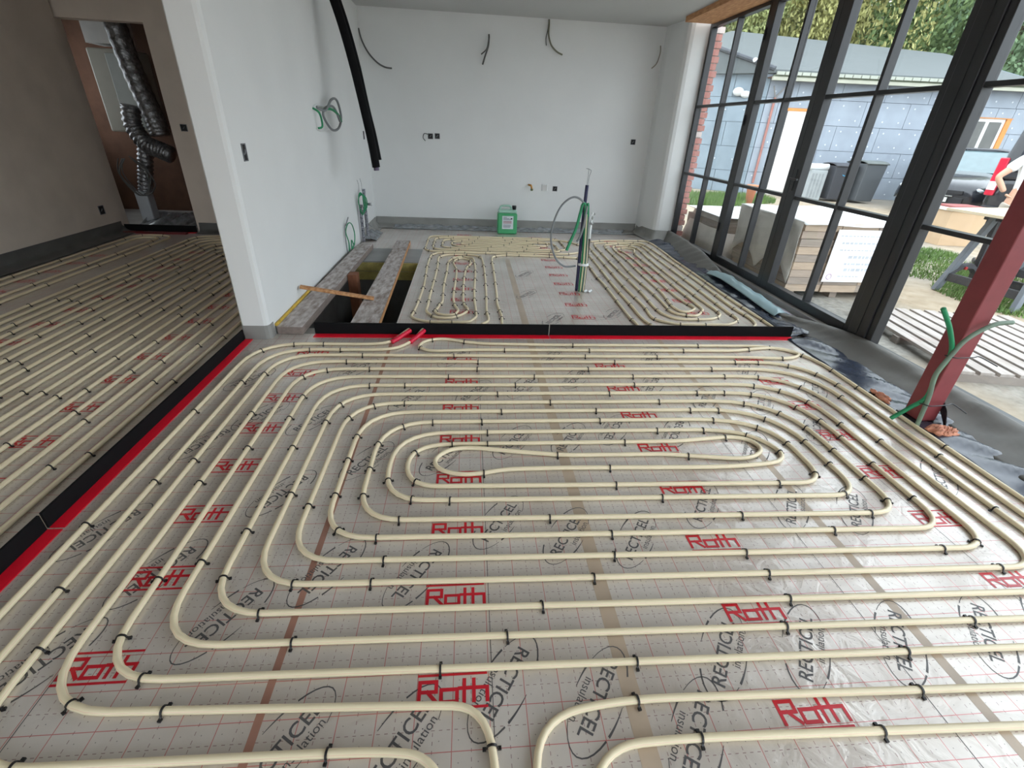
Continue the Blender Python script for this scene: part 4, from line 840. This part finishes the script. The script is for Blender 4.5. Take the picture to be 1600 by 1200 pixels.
# ---- parked car, nose to the left
def car(label, loc, rz, L, W, Hh, paint, kind):
    r = thing('car', label, 'car', loc, rz, 'parked cars'); PT = pm(paint[0], paint[1], .22, var=.03, coat=.6); GL = pm('car_glass', (96, 118, 122), .08, var=.1, spec=.9); TY = pm('tyre', (28, 28, 30), .8); RM = pm('wheel_rim', (120, 122, 126), .35, metal=.6)
    if kind == 'hatch':   # x forward (nose at +L/2); stations: x, half width low, half width top, z low, belt z
        st = [(L*.5, .66, .60, .30, .60), (L*.488, .79, .70, .22, .70), (L*.44, .87, .77, .18, .80), (L*.32, .89, .81, .17, .91), (L*.17, .90, .83, .17, .99), (-L*.05, .90, .84, .17, 1.0), (-L*.30, .90, .84, .17, 1.02), (-L*.44, .86, .78, .2, 1.02), (-L*.5, .70, .66, .34, .9)]
        cab = [(L*.19, .80, .985), (L*.02, .62, Hh-.03), (-L*.10, .62, Hh), (-L*.30, .61, Hh-.05), (-L*.47, .70, 1.02)]
    else:                 # wagon / van
        st = [(L*.5, .6, .56, .3, .7), (L*.46, .78, .72, .22, .85), (L*.36, .86, .8, .18, .95), (L*.22, .88, .84, .18, 1.02), (0, .88, .85, .18, 1.04), (-L*.3, .88, .85, .18, 1.05), (-L*.47, .87, .84, .2, 1.05), (-L*.5, .84, .82, .3, 1.02)]
        cab = [(L*.24, .80, 1.01), (L*.08, .74, Hh-.06), (-L*.1, .74, Hh-.03), (-L*.38, .74, Hh-.03), (-L*.47, .76, 1.04)]
    body = MB(); rows = []
    for x, wl_, wt, zl, zb in st:
        k = W/1.8; rows.append([(x, s*a*k, z) for s, a, z in ((-1, wl_*.8, zl), (-1, wl_, zl+.15), (-1, wl_, zl+(zb-zl)*.62), (-1, wt, zb), (-1, wt*.5, zb+.025), (1, wt*.5, zb+.025), (1, wt, zb), (1, wl_, zl+(zb-zl)*.62), (1, wl_, zl+.15), (1, wl_*.8, zl))])
    n = len(rows[0]); vs = [p for row in rows for p in row]
    body.add(vs, [(i*n+j, (i+1)*n+j, (i+1)*n+(j+1) % n, i*n+(j+1) % n) for i in range(len(rows)-1) for j in range(n)]+[tuple(range(n)), tuple(range((len(rows)-1)*n, len(rows)*n))[::-1]])
    o = body.build('car_body', PT, r, smooth=True); md = o.modifiers.new('s', 'SUBSURF'); md.levels = 1; md.render_levels = 2
    # cabin: glass band and roof
    k = W/1.8; g = MB(); gv = [(x, s*w_*k, z) for x, w_, z in cab for s in (-1, 1)]
    gf = [(2*i, 2*i+2, 2*i+3, 2*i+1) for i in range(len(cab)-1)]; base = [(x, s*.83*k, .97) for x, _, _ in cab for s in (-1, 1)]; o0 = len(gv)
    gf += [(2*i, o0+2*i, o0+2*i+2, 2*i+2) for i in range(len(cab)-1)]+[(2*i+1, 2*i+3, o0+2*i+3, o0+2*i+1) for i in range(len(cab)-1)]+[(2*len(cab)-2, o0+2*len(cab)-2, o0+2*len(cab)-1, 2*len(cab)-1)]
    g.add(gv+base, gf).build('windows', GL, r, smooth=False)
    rf = MB(); a, b, c = cab[1], cab[2], cab[3]
    rf.add([(p[0], s*p[1]*k*q, p[2]+z) for p in (a, b, c) for s, q, z in ((-1, 1.03, .0), (-1, .6, .035), (1, .6, .035), (1, 1.03, .0))], [(i*4+j, i*4+j+1, i*4+j+5, i*4+j+4) for i in range(2) for j in range(3)]).build('roof_panel', PT, r, smooth=True, solid=.02)
    for s in (-1, 1):   # pillars
        m = MB(); m.tube([(cab[0][0], s*.80*k, .99), (cab[1][0], s*cab[1][1]*k, cab[1][2])], .032, 6); m.tube([(-L*.08, s*.80*k, 1.0), (-L*.09, s*.64*k, cab[2][2]-.01)], .03, 6); m.tube([(cab[4][0]+.08, s*.76*k, 1.02), (cab[3][0], s*cab[3][1]*k, cab[3][2])], .05, 6)
        m.build('pillars', PT, r)
        MB().ball((L*.14, s*(W/2+.09), 1.03), (.06, .09, .065), 8, 6).build('mirror', PT, r, smooth=True)
        for x in (L*.31, -L*.30):
            w = MB().lathe([(.2, -.11), (.31, -.1), (.325, -.06), (.325, .06), (.31, .1), (.2, .11)], (x, s*(W/2-.12), .325), 22, 'y').build('wheel', TY, r, smooth=True)
            MB().lathe([(.06, -.115), (.2, -.1), (.2, .1), (.06, .115)], (x, s*(W/2-.12), .325), 10, 'y').build('rim', RM, w)
            MB().tube([(x+.37*math.cos(t), s*(W/2-.005), .325+.37*math.sin(t)) for t in [math.pi*i/10 for i in range(11)]], .02, 6).build('wheel_arch', DARK, r)
    HL = pm('headlight_lens', (214, 222, 226), .12, var=.1, vscale=20, spec=.8); RL = pm('tail_light', (200, 34, 60), .2, var=.05); 
    if kind == 'hatch':
        for s in (-1, 1): MB().ball((L*.462, s*.63*k, .635), (.085, .19, .062), 12, 6).build('headlight', HL, r, smooth=True)
        MB().box(L*.485, L*.502, -.55*k, .55*k, .27, .47).build('lower_grille', DARK, r, bevel=.01); MB().box(L*.49, L*.507, -.5*k, .5*k, .54, .62).build('grille', DARK, r, bevel=.008)
        MB().box(L*.502, L*.512, -.34, .34, .485, .505).build('chrome_strip', pm('chrome', (200, 204, 206), .15, metal=.9, var=.02), r)
        MB().box(L*.503, L*.512, -.26, .26, .36, .46).build('number_plate', pm('plate_white', (220, 222, 220), .4, var=.02), r)
    else:
        for s in (-1, 1): t = MB().box(-L*.505, -L*.47, s*.80*k-.07, s*.80*k+.07, .70, 1.36).build('tail_light', RL, r, bevel=.02); MB().box(-L*.509, -L*.50, s*.80*k-.06, s*.80*k+.06, .80, .95).build('reverse_lens', HL, t)
        MB().box(-L*.515, -L*.48, -.82*k, .82*k, .26, .52).build('bumper', DARK, r, bevel=.02); MB().box(-L*.52, -L*.515, -.6*k, -.45*k, .40, .45).build('reflector', RL, r)
        pl = MB().box(-L*.512, -L*.502, -.26, .26, .66, .78).build('number_plate', pm('plate_white', (220, 222, 220), .4, var=.02), r); MB().box(-L*.514, -L*.512, .20, .26, .66, .78).build('plate_band', pm('plate_blue', (52, 110, 190), .4), pl)
        v = [(x, s*y, z) for z, y0_, xr in ((1.0, .84, -L*.5), (Hh-.08, .76, -L*.475)) for x, y in ((xr, y0_*k), (L*.02, y0_*k)) for s in (-1, 1)]
        MB().add(v, [(0, 1, 3, 2), (4, 6, 7, 5), (0, 2, 6, 4), (1, 5, 7, 3), (0, 4, 5, 1), (2, 3, 7, 6)]).build('rear_body', PT, r, bevel=.04)
        MB().box(-L*.512, -L*.49, -.6*k, .6*k, 1.15, Hh-.3).build('rear_window', pm('dark_car_glass', (60, 62, 70), .1, spec=.8), r)
    return r
car('dark blue-grey hatchback parked with its nose toward the yard', (12.75, 12.2, ZG), math.radians(212), 4.05, 1.8, 1.46, ('dark_blue_paint', (26, 29, 38)), 'hatch')
car('tall dark van with red tail lights, rear to the yard', (12.3, 9.4, ZG), math.radians(30), 4.2, 1.8, 2.05, ('anthracite_paint', (32, 32, 38)), 'wagon')

# ---- person in a white t-shirt, hand on hip
def skinned(name, mat, J, E, parent, sub=2, root=0):
    me = bpy.data.meshes.new(name); me.from_pydata([j[0] for j in J], E, []); me.materials.append(mat)
    o = bpy.data.objects.new(name, me); COL.objects.link(o); o.parent = parent
    md = o.modifiers.new('skin', 'SKIN'); md.use_smooth_shade = True; sv = me.skin_vertices[0].data
    for i, j in enumerate(J): sv[i].radius = (j[1], j[2] if len(j) > 2 else j[1]); sv[i].use_root = (i == root)
    sb = o.modifiers.new('sub', 'SUBSURF'); sb.levels = sub; sb.render_levels = sub; return o
SKIN = pm('skin', (214, 168, 142), .55, var=.05); SHIRT = pm('white_shirt', (238, 240, 242), .8, var=.03); SHORT = pm('stone_shorts', (182, 172, 160), .85, var=.05); HAIR = pm('dark_hair', (52, 44, 42), .8)
pe = thing('person', 'person in white t-shirt and beige shorts, hand on hip, seen from behind', 'person', (7.50, 6.24, ZG), math.radians(-42))
# local x to the right, y forward (away from the room), z up
J = [((0, 0, .92), .15, .11), ((0, .0, 1.10), .135, .10), ((0, .02, 1.32), .15, .10), ((0, .03, 1.45), .06), ((0, .05, 1.56), .085, .1), ((0, .06, 1.66), .08, .09),
     ((-.17, .02, 1.38), .055), ((-.36, -.06, 1.16), .042), ((-.22, -.05, .98), .032), ((.17, .02, 1.38), .055), ((.27, .06, 1.12), .042), ((.26, .22, .96), .032),
     ((-.10, 0, .84), .09), ((-.11, .02, .50), .062), ((-.12, -.02, .10), .042), ((-.13, .10, .04), .04, .03), ((.10, 0, .84), .09), ((.11, .02, .50), .062), ((.12, -.02, .10), .042), ((.13, .10, .04), .04, .03)]
Ed = [(0, 1), (1, 2), (2, 3), (3, 4), (4, 5), (2, 6), (6, 7), (7, 8), (2, 9), (9, 10), (10, 11), (0, 12), (12, 13), (13, 14), (14, 15), (0, 16), (16, 17), (17, 18), (18, 19)]
body = skinned('body', SKIN, J, Ed, pe)
for (cx, cy, cz), dr_ in (((-.20, -.045, .955), (1, .15)), ((.26, .26, .93), (0, .5))):   # hands: palm and five fingers
    JJ = [((cx, cy, cz), .026, .018), ((cx+.05*dr_[0], cy+.05*dr_[1], cz-.02), .03, .015)]; EE = [(0, 1)]
    for q in range(5):
        i = len(JJ); o_ = (q-2)*.016; ln = (.05, .075, .08, .072, .055)[q]
        JJ += [((cx+.06*dr_[0], cy+.06*dr_[1]+o_, cz-.025-.004*q), .0085), ((cx+(.06+ln*.6)*dr_[0], cy+(.06+ln*.6)*dr_[1]+o_*1.2, cz-.04), .008), ((cx+(.06+ln)*dr_[0], cy+(.06+ln)*dr_[1]+o_*1.2, cz-.06), .007)]; EE += [(1, i), (i, i+1), (i+1, i+2)]
    skinned('hand', SKIN, JJ, EE, body, 1)
skinned('t_shirt', SHIRT, [((0, 0, .90), .17, .13), ((0, 0, 1.10), .155, .12), ((0, .02, 1.33), .17, .12), ((0, .03, 1.42), .09), ((-.18, .02, 1.38), .075), ((-.29, -.03, 1.245), .068), ((.18, .02, 1.38), .075), ((.245, .045, 1.23), .068)], [(0, 1), (1, 2), (2, 3), (2, 4), (4, 5), (2, 6), (6, 7)], pe)
skinned('shorts', SHORT, [((0, 0, .92), .165, .125), ((-.10, 0, .80), .112), ((-.115, .015, .52), .095), ((.10, 0, .80), .112), ((.115, .015, .52), .095)], [(0, 1), (1, 2), (0, 3), (3, 4)], pe)
m = MB(); m.ball((0, .045, 1.62), (.092, .105, .105), 14, 8, .02); m.build('hair', HAIR, pe, smooth=True)
m = MB(); m.ball((0, .165, 1.585), (.014, .02, .022), 8, 5)
for s in (-1, 1): m.ball((s*.088, .06, 1.585), (.012, .022, .032), 8, 5)
m.build('nose_and_ears', SKIN, pe, smooth=True)
for s in (-1, 1):
    MB().ball((s*.032, .143, 1.61), (.012, .01, .008), 8, 5).build('eye', pm('eye_dark', (40, 34, 32), .3), pe)
    MB().add(*(lambda b: (b.v, b.f))(MB().box(s*.13-.045, s*.13+.045, -.08, .19, 0, .07))).build('shoe', DARK, pe, bevel=.02)
MB().box(-.025, .025, .142, .152, 1.535, 1.545).build('mouth', pm('lips', (170, 96, 90), .5), pe)

# ---- sawhorses with a plywood board
SH = pm('sawhorse_grey', (112, 118, 126), .6, var=.08); SHD = pm('sawhorse_dark', (62, 62, 68), .6, var=.08)
def sawhorse(label, x, y, rz):
    r = thing('sawhorse', label, 'sawhorse', (x, y, ZG), rz, 'sawhorses')
    MB().box(-.05, .05, -.40, .40, .80, .88).build('top_beam', SHD, r, bevel=.008)
    for sx in (-1, 1):
        for sy in (-1, 1): MB().bar((sx*.03, sy*.30, .84), (sx*.27, sy*.40, 0), .085, .05, (0, 1, 0)).build('leg', SH if sx < 0 else SHD, r, bevel=.006)
    for sx in (-1, 1): MB().bar((sx*.22, -.37, .17), (sx*.22, .37, .17), .04, .09).build('side_brace', SHD, r, bevel=.006)
    for sy in (-1, 1):
        b = MB().tube(crom([(-.21, sy*.38, .2), (-.1, sy*.37, .27), (0, sy*.37, .28), (.1, sy*.37, .27), (.21, sy*.38, .2)], 4), .04, 6).build('end_brace', SHD, r); MB().lathe([(.018, -.012), (.018, .012)], (-.05, sy*.37-.04, .27), 10, 'y').build('red_knob', pm('red_knob', (190, 40, 44), .5), b)
sawhorse('grey folding sawhorse nearer to the terrace slats', 5.83, 4.66, math.radians(10)); sawhorse('grey folding sawhorse under the far end of the plywood', 7.0, 4.9, math.radians(10))
o = MB().prism([(5.32, 4.35), (7.5, 4.72), (7.38, 5.42), (5.22, 5.05)], ZG+.882, ZG+.91).build('plywood_board', pm('plywood', (224, 208, 178), .7, var=.08, vscale=3), bevel=.002); tag(o, 'pale plywood board lying on the sawhorses', 'board')
o = MB().prism([(5.75, 4.55), (6.5, 4.7), (6.45, 4.9), (5.7, 4.75)], ZG+.72, ZG+.755).build('timber_offcut', pm('offcut_wood', (214, 196, 150), .7, var=.1)); o.location.z = .194; tag(o, 'pale timber offcut on top of the plywood board', 'timber')
# cardboard box in the yard
bx = thing('cardboard_box', 'large cardboard box with white rim standing in the yard', 'box', (8.45, 7.95, ZG), math.radians(-5))
CBD = pm('cardboard', (196, 168, 136), .8, var=.05, vscale=3); MB().box(-.4, .24, -.35, .15, 0, .56).build('carton', CBD, bx, bevel=.004)
MB().box(-.43, .27, -.38, .18, .56, .60).build('white_rim', WHITEP, bx); MB().box(-.36, .2, -.3, .1, .60, .63).build('red_content', pm('brownred_content', (150, 84, 80), .7), bx)

# ---- stack of wrapped boards on bearers outside the doors
st = thing('board_stack', 'tall stack of timber boards with white top sheet outside the doors', 'board stack', (3.95, 4.62, ZG))
WB = [pm('stack_board_a', (176, 158, 142), .75, var=.12, vscale=4, stretch=(1, 1, 14)), pm('stack_board_b', (160, 146, 134), .75, var=.12, vscale=4, stretch=(1, 1, 14)), pm('stack_board_c', (190, 168, 146), .75, var=.12, vscale=4, stretch=(1, 1, 14))]
rn = random.Random(8)
for x in (-.5, 0, .5): MB().box(x-.04, x+.04, .05, 1.15, 0, .07).build('bearer', WB[1], st)
for k in range(9):
    for c in range(3):
        a = -.60+c*.40; MB().box(a+rn.uniform(0, .006), a+.393, rn.uniform(0, .02), 1.2+rn.uniform(-.03, .03), .07+k*.078, .07+k*.078+.074).build('stacked_board', WB[rn.randrange(3)], st)
MB().grid(lambda u, v: (-.63+1.26*u, -.03+1.27*v, .775+.008*math.sin(u*9+v*7)+(-.02 if v < .03 else 0)), 14, 24).build('top_sheet', pm('white_sheet', (232, 232, 230), .5, var=.03), st, smooth=True, solid=.004)
def side(u, v): return (-.625, .0+1.22*u, .78-.62*v*(1-.35*abs(math.sin(u*6))))
MB().grid(lambda u, v: (side(u, v)[0]-.008*math.sin(u*20+v*6), side(u, v)[1], side(u, v)[2]), 30, 8).build('grey_tarpaulin', pm('grey_tarp', (228, 221, 211), .6, var=.12, vscale=4), st, smooth=True, solid=.003)
lp = thing('covered_pile', 'low pile under a pale tarpaulin beyond the board stack', 'pile', (3.62, 6.55, ZG))
def pile(u, v):
    x = (u-.5)*.86; y = (v-.5)*1.2; e = min(1, (.5-abs(u-.5))*9)*min(1, (.5-abs(v-.5))*9); return (x*(1.06-.06*e), y*(1.06-.06*e), .56*e**.6+.012*math.sin(u*14+v*9)*e)
MB().grid(pile, 18, 24).build('tarpaulin', MATS['grey_tarp'], lp, smooth=True, solid=.004); MB().box(-.38, .38, -.54, .54, 0, .5).build('packed_load', WB[1], lp)
MB().box(-.40, .40, -.55, .57, .575, .582).build('white_cover', MATS['white_sheet'], lp)
ps_ = thing('paper_sign', 'white paper sheet with faint writing fixed to the board stack', 'paper sign', (4.0, 4.60, .35))
sg = MB().box(-.30, .26, -.006, -.001, -.26, .27).build('sheet', pm('sign_paper', (242, 244, 246), .6, var=.01), ps_)
FI = pm('faint_ink', (196, 200, 206), .7); FP = pm('faint_pink_ink', (216, 178, 206), .7)
for z, x0, x1, h in ((.21, -.26, .12, .012), (.14, -.22, .18, .02), (.07, -.22, .16, .012), (0, -.1, .2, .03), (-.07, -.12, .18, .022), (-.13, -.1, .2, .03), (-.20, -.14, .1, .012)):
    x = x0; rn2 = random.Random(z)
    while x < x1:
        w = rn2.uniform(.018, .05); MB().box(x, x+w, -.0068, -.0062, z-h/2, z+h/2).build('writing', FI, sg); x += w+.012
MB().tube([(-.235+.028*math.cos(a), -.007, -.205+.028*math.sin(a)) for a in [i*math.pi/6 for i in range(12)]], .004, 4, closed=True).build('round_mark', FP, sg)
# ---- slatted terrace element
dk = thing('terrace_slats', 'weathered slatted timber terrace piece outside the glazing', 'decking', (3.62, 2.72, ZG), math.radians(-10))
SLT = pm('bleached_slat', (182, 174, 168), .8, var=.1, vscale=3, stretch=(8, 1, 8), rgb2=(152, 142, 134))
for k in range(11): MB().box(-.1+k*.135, -.1+k*.135+.098, 0, 1.45, .06, .085).build('slat', SLT, dk, bevel=.003)
for y in (.0, .68, 1.33): MB().box(-.12, 1.38, y, y+.07, 0, .06).build('crosspiece', pm('slat_bearer', (150, 140, 132), .85, var=.1), dk)

# ---- trees on the slope
LEAFS = [pm('leaf_olive', (150, 158, 100), .7, var=.1, vscale=1.5), pm('leaf_green', (122, 144, 94), .7, var=.1, vscale=1.5), pm('leaf_dark', (104, 128, 92), .7, var=.1, vscale=1.5), pm('leaf_yellow', (172, 170, 108), .7, var=.1, vscale=1.5)]
BARK = pm('bark', (92, 78, 64), .9, var=.2, vscale=8)
def leaf_mesh(seed, n, mat):
    rn = random.Random(seed); m = MB(); blobs = [(rn.uniform(-.55, .55), rn.uniform(-.55, .55), rn.uniform(.15, .95), rn.uniform(.28, .48)) for _ in range(11)]
    for k in range(n):
        bx_, by_, bz, br = blobs[rn.randrange(len(blobs))]; d = Vector((rn.gauss(0, 1), rn.gauss(0, 1), rn.gauss(0, 1))).normalized()*br*rn.uniform(.75, 1.0)
        c = Vector((bx_, by_, bz))+d; u = Vector((rn.gauss(0, 1), rn.gauss(0, 1), rn.gauss(0, 1))).normalized(); w = u.orthogonal().normalized(); s = rn.uniform(.014, .03)
        m.add([c-u*s, c+w*s*.6, c+u*s, c-w*s*.6], [(0, 1, 2, 3)])
    me = m.mesh('leaves'); me.materials.append(mat); return me
LM = [leaf_mesh(40+i, 9000, LEAFS[i]) for i in range(4)]
TM = MB().tube([(0, 0, -.45), (.02, .01, 0), (-.02, .03, .3), (.03, 0, .7)], [.05, .04, .03, .015], 7).mesh('trunk'); TM.materials.append(BARK)
def tree(label, x, y, z, s, h, k, rz):
    r = thing('tree', label, 'tree', (x, y, z), rz, 'trees on the slope')
    for n_, me in (('leaves', LM[k]), ('trunk', TM)):
        o = bpy.data.objects.new(n_, me); COL.objects.link(o); o.parent = r; o.scale = (s, s, h); o.location = (0, 0, .45*h)
spots = [(9, 25, 1.2, 3.6, 5.5, 1, 'mid green leafy tree above the left end of the neighbour roof'), (12.2, 24.2, 1.0, 3.4, 5.2, 0, 'olive green bush above the middle of the neighbour roof'), (15.4, 23.2, 1.0, 3.6, 5.4, 3, 'yellowish bush rising behind the neighbour roof ridge'),
         (18.6, 22.6, 1.0, 3.8, 5.2, 1, 'green bush behind the right part of the neighbour roof'), (22, 21.6, .8, 4.2, 5.6, 2, 'dark green tree at the far right behind the house'), (26, 20.5, .6, 4.4, 6, 2, 'dark tree farthest right on the slope'),
         (5.5, 26, 1.4, 3.8, 6, 2, 'dark tree behind the brick pier and gable'), (10.5, 28.5, 3.4, 4, 6.5, 0, 'tall olive tree higher up the slope above the gable'), (14.2, 28, 3.2, 4, 6.5, 1, 'tall green tree high on the slope centre'), (18.5, 27, 3.2, 4.2, 6.5, 3, 'tall yellow-green tree high on the slope'),
         (23, 26, 3, 4.6, 7, 1, 'large green tree high on the slope right'), (28, 25, 3, 5, 7, 2, 'large dark tree at the slope top right'), (7, 30, 4.4, 4.4, 7, 1, 'large green tree at the slope top left'), (12.5, 32, 6, 4.6, 7, 2, 'dark tree on the upper slope centre left'), (17, 31.5, 6, 4.6, 7, 0, 'olive tree on the upper slope centre'), (21.5, 30.5, 6, 4.8, 7, 2, 'dark tree on the upper slope centre right'), (26.5, 30, 6, 5, 7, 0, 'olive tree on the upper slope right')]
for i, (x, y, z, s, h, k, lab) in enumerate(spots): tree(lab, x, y, z, s, h, k, i*1.3)
print('clips', NCLIP[0])
